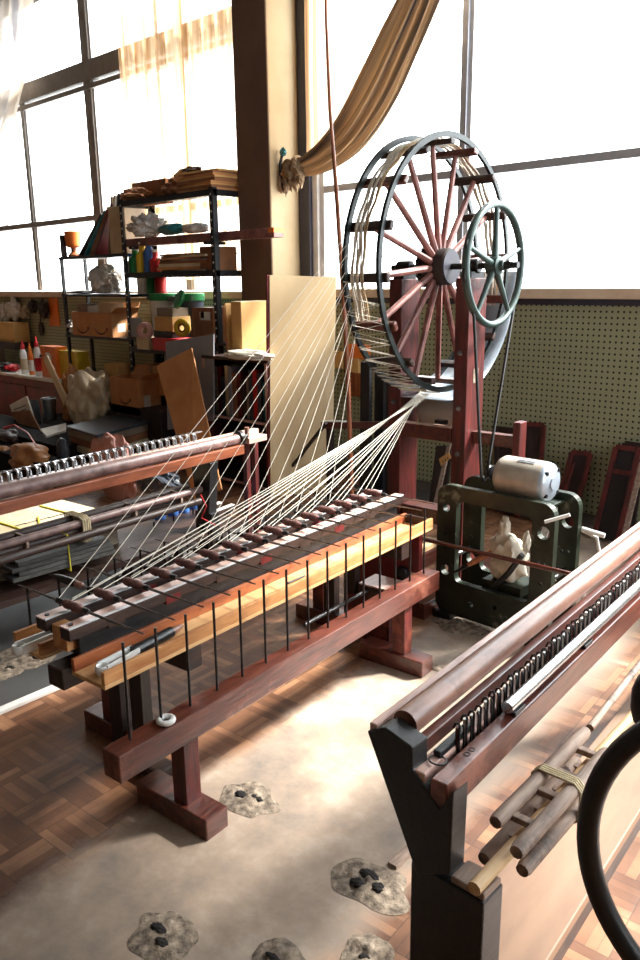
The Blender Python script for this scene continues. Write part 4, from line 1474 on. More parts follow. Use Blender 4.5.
# reel of two long mottled bars under the bench rail
rz = .50
pairs = [((0, 546), (205, 488)), ((0, 561), (200, 501))]
P0 = [W(a[0], a[1], Z=rz if i == 0 else rz - .045) for i, (a, c) in enumerate(pairs)]
P1 = [W(c[0], c[1], Z=rz if i == 0 else rz - .045) for i, (a, c) in enumerate(pairs)]
q = thing('hand_reel', 'long dark mottled wooden reel tied with pale string under the left bench', 'reel', P0[0].lerp(P1[0], .4) - ZZ * .12, LA)
dd = (P1[0] - P0[0]).normalized()
for i in range(2):
    b = MB(); b.cyl(P0[i] - dd * .4, P1[i], .019, 14); b.build('reel_bar', 'roller_dark' if i == 0 else 'dark_y', q, smooth=True)
    b = MB(); b.cyl(P0[i] - dd * .35 - LU * .09 , P1[i] - dd * .05 - LU * .09, .022, 12); b.build('reel_bar', 'dark_y', q, smooth=True)
for f in (.1, .35, .6, .85):
    c = P0[0].lerp(P1[0], f)
    b = MB(); b.beam(c, c - ZZ * .05 , .03, .012, dd); b.beam(c, c - LU * .09, .03, .012, dd); b.build('cross_piece', 'grey_wood', q)
c = P0[0].lerp(P1[0], .335)
b = MB()
for k in range(4):
    e = c + dd * (.012 * k)
    b.tube([e + LU * .028 + ZZ * .02, e + LU * .03 - ZZ * .085, e - LU * .12 - ZZ * .085, e - LU * .12 + ZZ * .03, e + ZZ * .03], .005, 6, closed=True)
b.build('binding_string', 'string', q, smooth=True)
for f, pp_ in ((.99, P1[0]),):
    b = MB(); b.torus(pp_ - dd * .02, dd, .026, .006, 16, 6); b.build('red_tie', 'red', q)

# reed bundle and old papers on the lower shelf
Z0 = .272
a, c, d, e = W(-25, 588, Z=.42), W(112, 547, Z=.42), W(112, 530, Z=.42), W(-25, 565, Z=.42)
rd_a, rd_b = W(10, 568, Z=.38), W(113, 539, Z=.38)
dv = (rd_b - rd_a).normalized(); sv = dv.cross(ZZ)
o = thing('reed_bundle', 'grey-black bundle of thin loom reeds under the left bench', 'bundle', rd_a.lerp(rd_b, .5) - ZZ * .085, LA)
for k in range(4):
    b = MB(); b.beam(rd_a - sv * .03 + ZZ * (-.058 + .0225 * k) + dv * (.03 if k % 2 else 0), rd_b - sv * .03 + ZZ * (-.058 + .0225 * k) + dv * (-.012 * k), .10, .019)
    b.build('reed_slat', 'reed', o)
b = MB(); c = rd_a.lerp(rd_b, .52)
b.tube([c + sv * .024 + ZZ * .09, c + sv * .028 - ZZ * .085, c - sv * .09 - ZZ * .085, c - sv * .09 + ZZ * .09], .004, 6, closed=True); b.build('yellow_tie', 'ystring', o)
tp = [W(-20, 552, Z=.43), W(45, 540, Z=.43), W(116, 514, Z=.43), W(62, 500, Z=.43), W(-20, 521, Z=.43)]
mid = sum(tp, V()) / 5
o = thing('paper_stack', 'stack of old cream paper sheets tied with yellow string under the left bench', 'papers', V((mid.x, mid.y, Z0)), 0)
b = MB(); b.plate([V((p.x, p.y, (Z0 + .42) / 2)) for p in tp], .42 - Z0); b.build('sheet_block', 'paper_edge', o)
b = MB(); b.plate([V((p.x, p.y, .426)) for p in tp], .010); b.build('top_sheet', 'paper_old', o)
for a, c in (((-6, 521), (38, 535)), ((40, 506), (90, 519)), ((41, 533), (38, 517))):
    b = MB(); b.cyl(W(*a, Z=.434), W(*c, Z=.434), .006, 6); b.build('yellow_tie', 'ystring', o)
b = MB()
for k in range(5):
    b.beam(W(12 + 12 * k, 527 - 3 * k, Z=.4325), W(26 + 12 * k, 523 - 3 * k, Z=.4325), .008, .0015)
b.build('pencil_marks', 'ink', o)

# low pale rack with jars behind the spindle frame
rz = .22
a, c = W(124, 549, Z=rz), W(233, 507, Z=rz)
o = thing('low_rack', 'low pale-topped rack between the left bench and the spindle frame', 'rack', a.lerp(c, .5) - ZZ * rz, LA)
dv = (c - a).normalized(); sv = dv.cross(ZZ)
for s in (0, -.10):
    b = MB(); b.beam(a + sv * s, c + sv * s, .035, .03); r = b.build('rack_bar', 'dark_y', o, bevel=.003)
    b = MB(); b.beam(a + sv * s + ZZ * .018, c + sv * s + ZZ * .018, .028, .004); b.build('pale_top', 'paper', r)
for f in (.06, .5, .94):
    p = a.lerp(c, f); b = MB(); b.beam(p - sv * .12 - ZZ * .02, p + sv * .02 - ZZ * .02, .03, .02); b.build('rack_cross', 'black', o)
    b = MB(); b.beam(p - sv * .05 - ZZ * .03, V((p.x, p.y, 0)) - sv * .05, .04, .04, dv); b.build('rack_leg', 'dark_z', o)
for f in (.25, .42, .6, .78):
    p = a.lerp(c, f); b = MB(); b.cyl(p, p + ZZ * .09, .005, 6); b.build('rack_pin', 'dark_steel', o)
for i, (px, py) in enumerate(((163, 524), (176, 520), (187, 517), (197, 513))):
    p = W(px, py, Z=.242) - sv * .02
    j = MB(); j.lathe(p, [(.028, 0), (.03, .004), (.03, .016), (.028, .018)], 16); jo = j.build('small_jar', 'white', smooth=True)
    tag(jo, 'small white blue-lidded jar on the low rack, %s from the left' % ('first', 'second', 'third', 'last')[i], 'jar', 'blue-lidded jars on the low rack')
    j = MB(); j.lathe(p + ZZ * .018, [(.031, 0), (.032, .003), (.032, .05), (.028, .055)], 16); j.build('lid', 'blue', jo, smooth=True)
# ================================================================== STORAGE CORNER (left, behind the benches)


def pxb(x0, y0, x1, y1, Y, dep):
    a, c = W(x0, y1, Y=Y), W(x1, y0, Y=Y)
    return min(a.x, c.x), max(a.x, c.x), Y, Y + dep, min(a.z, c.z), max(a.z, c.z)


def pbox(name, m, x0, y0, x1, y1, Y, dep, label=None, cat='box', bev=.004, z0=None, group=None):
    e = list(pxb(x0, y0, x1, y1, Y, dep))
    if z0 is not None:
        e[4] = z0
    o = MB().box(*e).build(name, m, bevel=bev)
    if label:
        tag(o, label, cat, group)
    return o, e


def smile(root, e, cx, cz, r):
    """curved arrow mark printed on a carton front"""
    b = MB()
    y = e[2] - .0012
    pts = []
    for k in range(13):
        a = rad(205 + 130 * k / 12)
        pts.append(V((cx + r * math.cos(a), y, cz + r * .75 * math.sin(a))))
    b.tube(pts, .004, 5, rr=[.0025 + .004 * math.sin(math.pi * k / 12) for k in range(13)])
    p = pts[-1]
    b.plate([p + V((-.02, 0, .004)), p + V((.012, 0, .012)), p + V((.006, 0, -.022))], .002)
    b.build('printed_mark', 'ink', root)


def carton(x0, y0, x1, y1, Y, dep, label, m='card', z0=None, open_=False, marks=(), rz=0.0, tape=True, sticker=False):
    e = list(pxb(x0, y0, x1, y1, Y, dep))
    if z0 is not None:
        e[4] = z0
    w, d, h = e[1] - e[0], dep, e[5] - e[4]
    root = thing('cardboard_box', label, 'box', V(((e[0] + e[1]) / 2, Y + dep / 2, e[4])), 0)
    t = .006
    b = MB()
    b.box(e[0], e[1], e[2], e[2] + t, e[4], e[5]).box(e[0], e[1], e[3] - t, e[3], e[4], e[5])
    b.box(e[0], e[0] + t, e[2] + t, e[3] - t, e[4], e[5]).box(e[1] - t, e[1], e[2] + t, e[3] - t, e[4], e[5])
    b.box(e[0] + t, e[1] - t, e[2] + t, e[3] - t, e[4], e[4] + t)
    if not open_:
        b.box(e[0] + t, e[1] - t, e[2] + t, e[3] - t, e[5] - t, e[5])
    b.build('carton_body', m, root)
    if open_:
        b = MB(); b.plate([(e[0], e[2], e[5]), (e[1], e[2], e[5]), (e[1] - .02, e[2] - .06, e[5] + .05 * 0 - .06), (e[0] + .02, e[2] - .06, e[5] - .06)], .005) if False else b.plate([(e[0], e[3], e[5]), (e[1], e[3], e[5]), (e[1] - .02, e[3] + .05, e[5] + .09), (e[0] + .02, e[3] + .05, e[5] + .09)], .005)
        b.build('flap', m, root)
        b = MB(); b.plate([(e[1], e[2], e[5]), (e[1], e[3], e[5]), (e[1] + .07, e[3] - .02, e[5] + .05), (e[1] + .07, e[2] + .02, e[5] + .05)], .005); b.build('flap', m, root)
    elif tape:
        b = MB(); b.box((e[0] + e[1]) / 2 - .025, (e[0] + e[1]) / 2 + .025, e[2] - .0012, e[3], e[5], e[5] + .0015)
        b.box((e[0] + e[1]) / 2 - .025, (e[0] + e[1]) / 2 + .025, e[2] - .0015, e[2], e[5] - h * .3, e[5]); b.build('tape', 'tape', root)
    for fx, fz, fr_ in marks:
        smile(root, e, e[0] + w * fx, e[4] + h * fz, w * fr_)
    if sticker:
        b = MB(); b.box(e[1], e[1] + .0015, e[2] + d * .2, e[2] + d * .5, e[4] + h * .2, e[4] + h * .55); b.build('sticker', 'paper', root)
    return root, e


# ---- black slotted-angle rack
Y0, Y1 = 4.24, 4.58
rx0, rx1 = W(121, 230, Y=Y0).x, W(214, 230, Y=Y0).x
zt = W(209, 187, Y=Y0).z
rk = thing('storage_rack', 'black slotted-angle storage rack standing beside the pillar', 'rack', V(((rx0 + rx1) / 2, (Y0 + Y1) / 2, 0)), 0)


def angle_post(x, y, h, par, sx, sy):
    b = MB()
    b.box(min(x, x + .045 * sx), max(x, x + .045 * sx), y - .003, y + .003, 0, h)
    b.box(x - .003, x + .003, min(y, y + .045 * sy), max(y, y + .045 * sy), 0, h)
    p = b.build('rack_post', 'black_metal', par)
    z = .1
    while z < h - .04:
        b = MB(); b.lathe((x + .022 * sx, y - .0035, z), [(.009, 0), (.009, .001)], 10, (0, -1, 0))
        b.build('slot_hole', 'paper', p)
        z += .066
    return p


for x, y, sx, sy in ((rx0, Y0, 1, 1), (rx1, Y0, -1, 1), (rx0 + .02, Y1, 1, -1), (rx1, Y1, -1, -1)):
    angle_post(x, y, zt, rk, sx, sy)
rzs = [zt - .02, W(170, 240, Y=Y0).z, W(170, 272, Y=Y0).z, W(170, 350, Y=Y0).z, W(170, 396, Y=Y0).z]
RZ = []
for i, z in enumerate(rzs):
    if i == 1:
        continue
    RZ.append(z)
    s = MB().box(rx0 + .004, rx1 - .004, Y0 + .004, Y1 - .004, z - .006, z).build('rack_shelf', 'black_metal', rk)
    b = MB(); b.box(rx0 + .0, rx1, Y0 - .004, Y0 + .003, z - .045, z + .004); b.box(rx1 - .003, rx1 + .003, Y0 + .003, Y1, z - .045, z + .004); b.box(rx0 - .003, rx0 + .003, Y0 + .003, Y1, z - .045, z + .004)
    b.build('shelf_rim', 'black_metal', s)
# long plank across the rack
pz = W(170, 245, Y=Y0).z
a, c = W(117, 240, Y=Y0 + .06), W(274, 237, Y=Y0 + .06)
zz = (a.z + c.z) / 2
o = MB().box(a.x, c.x, Y0 + .06, Y0 + .16, zz - .035, zz + .035).build('long_plank', 'spoke', bevel=.004)
tag(o, 'long pinkish plank lying across the black rack and past the pillar', 'plank')
b = MB(); b.box(c.x - .06, c.x + .001, Y0 + .059, Y0 + .161, zz + .0, zz + .036); b.build('orange_end', 'orange', o)
for k in (0, 1):
    x = rx0 + .10 + k * (rx1 - rx0 - .25)
    MB().box(x, x + .05, Y0 + .004, Y0 + .2, zz - .06, zz - .035).build('plank_bracket', 'black_metal', rk)
# things on top
def heap(name, m, n, x0, x1, y0, y1, z, label, cat, seed, w=.3):
    rr = random.Random(seed)
    root = thing(name, label, cat, V(((x0 + x1) / 2, (y0 + y1) / 2, z)), 0)
    zz_ = z
    for i in range(n):
        th = .012 + rr.random() * .016
        t = rr.uniform(-.03, .03)
        b = MB(); sh = rr.uniform(-.03, .03)
        b.hexa([(x0 + sh, y0 + t, zz_), (x1 + sh, y0 - t, zz_), (x1 + sh, y1 - t, zz_), (x0 + sh, y1 + t, zz_), (x0 + sh, y0 + t, zz_ + th), (x1 + sh, y0 - t, zz_ + th), (x1 + sh, y1 - t, zz_ + th), (x0 + sh, y1 + t, zz_ + th)])
        b.build('folded_sheet', m[i % len(m)], root)
        zz_ += th
    return root, zz_


e = pxb(178, 160, 214, 190, Y0 + .03, .3)
heap('flattened_cartons', ['card', 'card_dark', 'card_light'], 9, e[0], e[1], Y0 + .02, Y0 + .32, RZ[0] + .005, 'pile of flattened tan cartons on top of the rack nearest the pillar', 'cartons', 3)
a = W(172, 190, Y=Y0 + .05)
o = thing('paper_bag', 'crumpled brown paper bag on top of the rack left of the flattened cartons', 'bag', V((a.x, Y0 + .15, RZ[0] + .005)), 0)
b = MB(); b.blob((a.x, Y0 + .15, RZ[0] + .075), (.20, .12, .085), 11, .45, 1.7, 4, .07); b.build('bag_body', 'card_dark', o)
b = MB(); b.blob((a.x + .15, Y0 + .12, RZ[0] + .14), (.15, .09, .06), 13, .5, 1.9, 3); b.build('bag_mouth', 'card', o)
b = MB(); b.blob((a.x + .22, Y0 + .10, RZ[0] + .18), (.10, .06, .035), 15, .5, 2.2, 3); b.build('dark_lining', 'dark_bag', o)
a = W(124, 188, Y=Y0 + .1)
o = MB(); o.blob((a.x + .12, Y0 + .15, RZ[0] + .06), (.18, .12, .065), 17, .4, 1.6, 4, .055)
tag(o.build('paper_parcel', 'card_dark'), 'dark crumpled paper parcel on the top left of the rack', 'parcel')
# between plank and top shelf
a = W(146, 222, Y=Y0 + .05)
o = MB(); o.blob((a.x, Y0 + .06, zz + .13), (.20, .10, .10), 21, .45, 3.2, 5, .085, .12)
tag(o.build('clear_bag', 'grey_bag', smooth=True), 'crumpled silvery clear bag on the plank end of the rack', 'bag')
a = W(172, 228, Y=Y0 + .05)
o = MB(); o.blob((a.x, Y0 + .05, zz + .085), (.17, .07, .052), 23, .25, 1.5, 4, .045)
tag(o.build('teal_packet', 'teal', smooth=True), 'teal plastic packet lying on the long plank of the rack', 'packet')
a = W(196, 230, Y=Y0 + .05)
o = MB(); o.blob((a.x, Y0 + .05, zz + .075), (.16, .06, .044), 25, .3, 1.8, 4, .035)
tag(o.build('white_packet', 'grey_bag', smooth=True), 'pale plastic packet lying on the long plank right of the teal packet', 'packet')
PALE = (111, 206, 119, 252)
pbox('brown_box', 'card_dark', 133, 178, 165, 207, Y1 - .1, .08, 'brown carton behind the silvery bag under the top rack shelf')
# shelf under plank (index 1 in RZ)
z1 = RZ[1]
e = pxb(160, 246, 205, 270, Y0 + .02, .28)
heap('newspaper_pile', ['paper_edge', 'card', 'paper_old', 'card_dark'], 8, e[0], e[1] + .03, Y0 + .02, Y0 + .3, z1 + .002, 'pile of folded brown papers on the rack shelf under the plank', 'papers', 8)
pbox('brown_box', 'card_dark', 200, 246, 213, 268, Y0 + .03, .25, 'brown carton on the rack shelf under the plank beside the pillar', z0=z1 + .001)
for i, (x0, x1, y0, mm, lb) in enumerate(((129, 135, 250, 'green', 'green'), (136, 142, 244, 'yellow', 'yellow'), (143, 148, 238, 'blue', 'blue'), (149, 155, 252, 'red', 'red'), (125, 130, 256, 'white', 'white'))):
    e = pxb(x0, y0, x1, 270, Y0 + .05, .08)
    o = MB(); w_ = (e[1] - e[0]) / 2
    o.lathe(((e[0] + e[1]) / 2, Y0 + .09, z1 + .001), [(w_, 0), (w_, (e[5] - z1) * .6), (w_ * .5, (e[5] - z1) * .75), (w_ * .45, e[5] - z1)], 14)
    o = tag(o.build('small_bottle', mm, smooth=True), 'small %s bottle among the clutter on the rack shelf under the plank' % lb, 'bottle')
    cp = MB(); cp.lathe(((e[0] + e[1]) / 2, Y0 + .09, e[5]), [(w_ * .55, 0), (w_ * .55, .02), (w_ * .3, .025)], 12); cp.build('cap', 'white' if mm != 'white' else 'blue', o)
# ---- small grey rack to the left
sY0, sY1 = 4.30, 4.60
sx0, sx1 = W(59, 255, Y=sY0).x, rx0 - .06
szt = W(60, 257, Y=sY0).z
sr = thing('storage_rack', 'low black metal rack with files on top left of the slotted rack', 'rack', V(((sx0 + sx1) / 2, (sY0 + sY1) / 2, 0)), 0)
for x in (sx0, sx1 - .03):
    for y in (sY0, sY1 - .03):
        MB().box(x, x + .03, y, y + .03, 0, szt).build('rack_post', 'black_metal', sr)
SZs = [szt, W(60, 294, Y=sY0).z, W(80, 335, Y=sY0).z, W(80, 385, Y=sY0).z]
for z in SZs:
    MB().box(sx0 - .01, sx1 + .01, sY0 - .008, sY1, z - .028, z).build('rack_shelf', 'black_metal', sr, bevel=.002)
pbox('tall_box', 'paper_old', *PALE, sY0 - .005, .06, 'tall pale carton standing between the files and the slotted rack', z0=szt + .001)
# files leaning on top
fc = ['dark_bag', 'teal', 'card_dark', 'maroon', 'paper_edge', 'paper', 'dark_book', 'paper_old', 'paper']
fl_n = ['dark brown', 'dark teal', 'brown', 'maroon', 'grey', 'white', 'charcoal', 'cream', 'pale']
for i in range(9):
    px = 88 + 3.2 * i
    if i < 4:
        top, bot = W(101 + 3.4 * i, 214 - 3.5 * i, Y=sY0 + .05), W(78 + 5.5 * i, 249, Y=sY0 + .05)
    else:
        top, bot = W(104 + 3.4 * (i - 2), 198 - 1.5 * (i - 3), Y=sY0 + .05), W(104.5 + 3.5 * (i - 3), 249, Y=sY0 + .05)
    bot.z = szt + .002
    d_ = (top - bot)
    b = MB(); b.beam(bot, top, .22, .020, d_.cross(V((0, 1, 0))))
    b = MB(); n_ = d_.normalized().cross(V((0, 1, 0))).normalized() * .011
    yv = V((0, .23, 0))
    b.hexa([bot - n_, bot + n_, bot + n_ + yv, bot - n_ + yv, top - n_, top + n_, top + n_ + yv, top - n_ + yv])
    nm = 'leaning' if i < 4 else 'standing'
    o = tag(b.build('document_file', fc[i], bevel=.002), '%s file %s on the low rack, %s from the left' % (fl_n[i], nm, ['first', 'second', 'third', 'fourth', 'fifth', 'sixth', 'seventh', 'eighth', 'ninth'][i]), 'file', 'files on the low rack')
a = W(72, 250, Y=sY0 + .1); 
o = thing('orange_cup', 'orange cup on a wooden foot on top of the low rack', 'cup', V((a.x, sY0 + .12, szt)), 0)
b = MB(); b.lathe((a.x, sY0 + .12, szt), [(.06, 0), (.06, .02), (.03, .05), (.03, .09)], 18); b.build('wood_foot', 'pole', o, smooth=True)
b = MB(); b.lathe((a.x, sY0 + .12, szt + .09), [(.05, 0), (.075, .02), (.085, .16), (.078, .165), (.068, .03)], 20); b.build('cup_bowl', 'orange', o, smooth=True)
b = MB(); b.box(sx0 + .002, sx0 + .03, sY0 + .02, sY0 + .08, szt, szt + .22); 
tag(b.build('dark_block', 'dark_z', bevel=.004), 'narrow dark block standing left of the orange cup', 'block')
# bag on low rack first shelf, boxes below
a = W(103, 285, Y=sY0 + .1)
o = MB(); o.blob((a.x, sY0 + .13, SZs[1] + .13), (.20, .12, .15), 31, .35, 1.6, 5, .125, .15)
tag(o.build('clear_bag', 'grey_bag', smooth=True), 'pale crumpled bag on the low rack shelf below the files', 'bag')
o = MB(); o.blob((W(75, 292, Y=sY0).x, sY0 + .1, SZs[1] + .02), (.18, .1, .022), 33, .3, 2, 3, .018)
tag(o.build('dark_cloth', 'dark_bag'), 'dark folded cloth at the left of the low rack shelf', 'cloth')
carton(73, 313, 111, 334, sY0 - .03, .3, 'wide open cardboard box with two curved marks on the low rack', z0=SZs[2] + .001, open_=True, marks=((.27, .5, .16), (.73, .5, .16)), sticker=True)
for i, (x0, y0, x1, y1, mm, lb) in enumerate(((78, 304, 88, 318, 'grey_wood', 'grey packet'), (88, 306, 98, 318, 'paper', 'white packet'), (99, 303, 110, 318, 'paper_old', 'cream packet'))):
    pbox('packet', mm, x0, y0, x1, y1, sY0 + .04, .15, lb + ' sticking out of the wide open cardboard box', 'packet')
a = W(67, 328, Y=sY0); o = MB(); o.blob((a.x, sY0 + .1, SZs[2] + .075), (.08, .1, .085), 35, .5, 2.2, 3, .07)
tag(o.build('crumpled_packet', 'grey_bag'), 'crumpled white and red packet left of the wide open cardboard box', 'packet')
a = W(75, 385, Y=sY0)
for i, (mm, lb) in enumerate((('teal', 'teal'), ('blue', 'blue'), ('cloth_w', 'white'))):
    o = MB(); o.blob((W(70 + 9 * i, 380, Y=sY0).x, sY0 + .02 + .05 * i, SZs[3] + .022 + .024 * i), (.22, .14, .020), 40 + i, .3, 1.6, 4, .016)
    tag(o.build('plastic_sleeve', mm, smooth=True), '%s plastic sleeve lying on the lowest shelf of the low rack' % lb, 'sleeve')
# ---- goods on the slotted rack below the papers
z2, z3 = RZ[2], RZ[3]
carton(106, 365, 118, 385, Y0 - .08, .2, 'small cream carton at the left of the lower rack shelf', 'card_light', tape=False, z0=W(106, 385, Y=Y0 - .08).z)
for i, (x0, x1, y0, mm, cm, lb) in enumerate(((138, 145, 273, 'white', 'white', 'white'), (147, 153, 274, 'green', 'white', 'green'), (155, 161, 274, 'red', 'red', 'red'))):
    e = pxb(x0, y0, x1, 294, Y1 - .1, .06)
    o = MB(); w_ = (e[1] - e[0]) / 2; zb = W(140, 294, Y=Y1 - .1).z
    o.lathe(((e[0] + e[1]) / 2, Y1 - .07, zb), [(w_, 0), (w_, (e[5] - zb) * .85), (w_ * .6, (e[5] - zb))], 16)
    o = tag(o.build('can', mm, smooth=True), 'tall %s can at the back of the rack' % lb, 'can')
    b = MB(); b.lathe(((e[0] + e[1]) / 2, Y1 - .07, e[5]), [(w_ * .6, 0), (w_ * .6, .03)], 14); b.build('cap', cm, o)
zb = W(140, 296, Y=Y1 - .1).z
MB().box(rx0 + .05, rx0 + .75, Y1 - .15, Y1 - .005, zb - .03, zb).build('rack_shelf', 'steel', rk)
mid_z = W(150, 338, Y=Y0).z
MB().box(rx0 + .004, rx1 + .3, Y0 - .02, Y1 - .01, mid_z - .02, mid_z).build('rack_shelf', 'dark_y', rk)


def tub(x0, x1, y0, y1, Y, m, lid, label):
    e = pxb(x0, y0, x1, y1, Y, .1)
    w_ = (e[1] - e[0]) / 2
    h = e[5] - e[4]
    c = ((e[0] + e[1]) / 2, Y + w_, e[4])
    o = thing('plastic_tub', label, 'tub', V(c), 0)
    b = MB(); b.lathe(c, [(w_ * .85, 0), (w_, h * .85)], 20); b.build('tub_body', m, o, smooth=True)
    b = MB(); b.lathe((c[0], c[1], c[2] + h * .85), [(w_ * 1.08, 0), (w_ * 1.08, h * .15), (w_, h * .16)], 20); b.build('lid', lid, o, smooth=True)


tub(146, 161, 294, 338, Y0 + .12, 'paper', 'green', 'white tub with a green lid on the middle rack shelf')
tub(173, 187, 294, 338, Y0 + .14, 'dark_book', 'green', 'dark tub with a tilted green lid on the middle rack shelf')
a = W(181, 300, Y=Y0 + .05)
b = MB(); b.lathe(a, [(.07, 0), (.085, .006), (.085, .03), (.07, .035)], 24, (-.3, -1, .45))
tag(b.build('green_lid', 'green', smooth=True), 'round green lid leaning upright on the middle rack shelf', 'lid')
pbox('yellow_box', 'card_light', 155, 317, 172, 331, Y0 - .02, .2, 'tan box stacked over the black box on the middle rack shelf')
pbox('grey_box', 'paper_edge', 157, 308, 172, 317, Y0 + .0, .18, 'grey lidless box topmost of the stack on the middle rack shelf')
pbox('black_box', 'black', 154, 331, 172, 338, Y0 - .02, .2, 'black box between the tan box and the shelf on the rack', z0=mid_z)
pbox('red_box', 'red', 153, 339, 174, 350, Y0 - .06, .2, 'red box under the black box on the rack', z0=W(153, 350, Y=Y0 - .06).z)
pbox('cream_box', 'paper_old', 137, 338, 148, 349, Y0 - .05, .15, 'small cream box left of the red box on the rack')
a = W(145, 331, Y=Y0 - .02); b = MB(); b.torus(a, (.5, -1, .1), .055, .03, 24, 10)
tag(b.build('tape_roll', 'pink_bag', smooth=True), 'pale roll of tape on the middle rack shelf left of the tan box', 'roll')
a = W(182, 328, Y=Y0 + .0); b = MB(); b.torus(a, (.4, -1, 0), .06, .022, 24, 10)
o = tag(b.build('tape_roll', 'yellow', smooth=True), 'brown and yellow tape roll standing right of the tan box', 'roll')
b = MB(); b.torus(a, (.4, -1, 0), .032, .010, 20, 8); b.build('roll_core', 'card_dark', o)
bc_, _e = carton(193, 308, 213, 337, Y0 - .02, .22, 'brown carton with a paper label on the middle rack shelf beside the tall cartons', 'card_dark', sticker=False, z0=mid_z + .0)
e = pxb(200, 312, 210, 320, Y0 - .0215, .0015)
MB().box(*e).build('shipping_label', 'paper', bc_)
carton(141, 367, 163, 390, Y0 - .03, .25, 'tan carton on the lower rack shelf behind the leaning brown board', 'card', z0=RZ[3] + .001 if len(RZ) > 3 else None)
pbox('pale_board', 'grey_panel', 131, 318, 139, 337, Y0 - .0, .03, 'pale grey panel standing at the left of the middle rack shelf', 'panel')
# ---- red bench at far left with bottles
bY = 4.22
bz = W(30, 376, Y=bY).z
x0, x1 = W(-40, 376, Y=bY).x, W(66, 376, Y=bY).x
wb_ = thing('work_cabinet', 'dark red cabinet with a white top under the left window', 'cabinet', V(((x0 + x1) / 2, bY + .3, 0)), 0)
MB().box(x0, x1, bY, 4.82, 0, bz - .03).build('cabinet_body', 'maroon', wb_, bevel=.006)
MB().box(x0, x1 + .02, bY - .03, 4.83, bz - .03, bz).build('cabinet_top', 'paper', wb_, bevel=.004)
for k in range(3):
    w_ = (x1 - x0) / 3
    MB().box(x0 + w_ * k + .03, x0 + w_ * (k + 1) - .03, bY - .012, bY, .12, bz - .12).build('door_panel', 'maroon', wb_, bevel=.004)


def spray(px, y0, mb_, mc, label, pr=4.2):
    a = W(px, 372, Y=bY + .05); t_ = W(px, y0, Y=bY + .05)
    h = t_.z - bz
    r = pr * 5.8 / 790 * 1.15
    o = thing('squeeze_bottle', label, 'bottle', V((a.x, bY + .08, bz)), 0)
    b = MB(); b.lathe((a.x, bY + .08, bz), [(r, 0), (r, h * .62), (r * .55, h * .74)], 16); b.build('bottle_body', mb_, o, smooth=True)
    b = MB(); b.lathe((a.x, bY + .08, bz + h * .74), [(r * .6, 0), (r * .6, h * .12), (r * .25, h * .16), (r * .2, h * .26)], 14); b.build('nozzle', mc, o, smooth=True)
    b = MB(); b.lathe((a.x, bY + .08, bz + h * .12), [(r * 1.015, 0), (r * 1.015, h * .34)], 16); b.build('wrap_label', 'paper' if mb_ != 'white' else ('red' if px > 33 else 'paper_old'), o, smooth=True)


spray(22.5, 341, 'white', 'red', 'white squeeze bottle with a red nozzle, leftmost on the dark red cabinet', 4.6)
spray(29.5, 343, 'orange', 'orange', 'orange squeeze bottle between two white ones on the dark red cabinet', 3.4)
spray(36.5, 337, 'white', 'red', 'white squeeze bottle with red label and nozzle, rightmost on the cabinet', 4.6)
pbox('orange_box', 'orange', 42, 347, 54, 371, bY + .05, .15, 'orange box right of the squeeze bottles on the cabinet', z0=bz)
o = MB(); a = W(45, 345, Y=bY + .1); o.blob((a.x, bY + .12, bz + .24), (.09, .07, .055), 51, .4, 2, 3)
tag(o.build('black_cap_roll', 'black'), 'black lump lying on top of the orange box', 'lump')
o = MB(); a = W(52, 347, Y=bY + .1); o.blob((a.x, bY + .06, bz + .225), (.07, .05, .05), 52, .5, 2, 3)
tag(o.build('white_rag', 'cloth_w'), 'white rag hanging over the right of the orange box', 'rag')
pbox('yellow_box', 'yellow', 55, 352, 76, 371, bY + .10, .15, 'yellow box at the right end of the cabinet top', z0=bz)
for i, (px, mm, lb) in enumerate(((4, 'cloth_w', 'white'), (13, 'red', 'red'), (8, 'black', 'black'))):
    a = W(px, 366, Y=bY + .1); o = MB(); o.blob((a.x, bY + .12 - .03 * i, bz + .035 + .01 * i), (.09, .08, .04), 55 + i, .5, 2, 3, .032)
    tag(o.build('crumpled_packet', mm), '%s crumpled packet at the left end of the cabinet top' % lb, 'packet')
carton(-14, 323, 13, 343, 4.6, .2, 'tan carton high on the wall shelf at the left photo edge', 'card_light', tape=False)
e = pxb(-20, 343, 14, 346, 4.55, .27)
o = tag(MB().box(*e).build('wall_shelf', 'dark_y'), 'short dark wall shelf under the tan carton at the left edge', 'shelf')
for i, (px, y0, y1, mm, w_, lb) in enumerate(((5, 303, 322, 'grey_bag', .13, 'grey plastic bag'), (15, 300, 320, 'grey_bag', .16, 'large pale plastic bag'), (25, 306, 318, 'tan_bag', .08, 'tan bag'), (34, 300, 312, 'dark_bag', .07, 'dark pouch'), (45, 301, 318, 'dark_bag', .08, 'dark round pouch'))):
    a, c = W(px, y1, Y=4.78), W(px, y0, Y=4.78)
    o = MB(); o.blob((a.x, 4.775, (a.z + c.z) / 2), (w_, .05, (c.z - a.z) / 2), 60 + i, .5, 2, 4)
    tag(o.build('hanging_bag', mm), '%s hung under the left window sill, %s from the left' % (lb, ('first', 'second', 'third', 'fourth', 'fifth')[i]), 'bag')
b = MB(); b.plate([W(49, 298, Y=4.832), W(57, 298, Y=4.832), W(60, 326, Y=4.832), W(50, 326, Y=4.832)], .014)
tag(b.build('orange_sheet', 'orange'), 'orange sheet hung on the perforated wall beside the low rack', 'sheet')
b = MB(); b.cyl(W(40, 312, Y=4.82), W(40.5, 324, Y=4.82), .008, 8); b.blob(W(41, 329, Y=4.82), (.05, .02, .09), 71, .2, 2, 3)
tag(b.build('hanging_brush', 'dark_bag', smooth=True), 'dark brush hanging by its handle on the left perforated wall', 'brush')
# ---- piles on the floor behind the left bench
def F0(px, py):
    return W(px, py, Z=0)


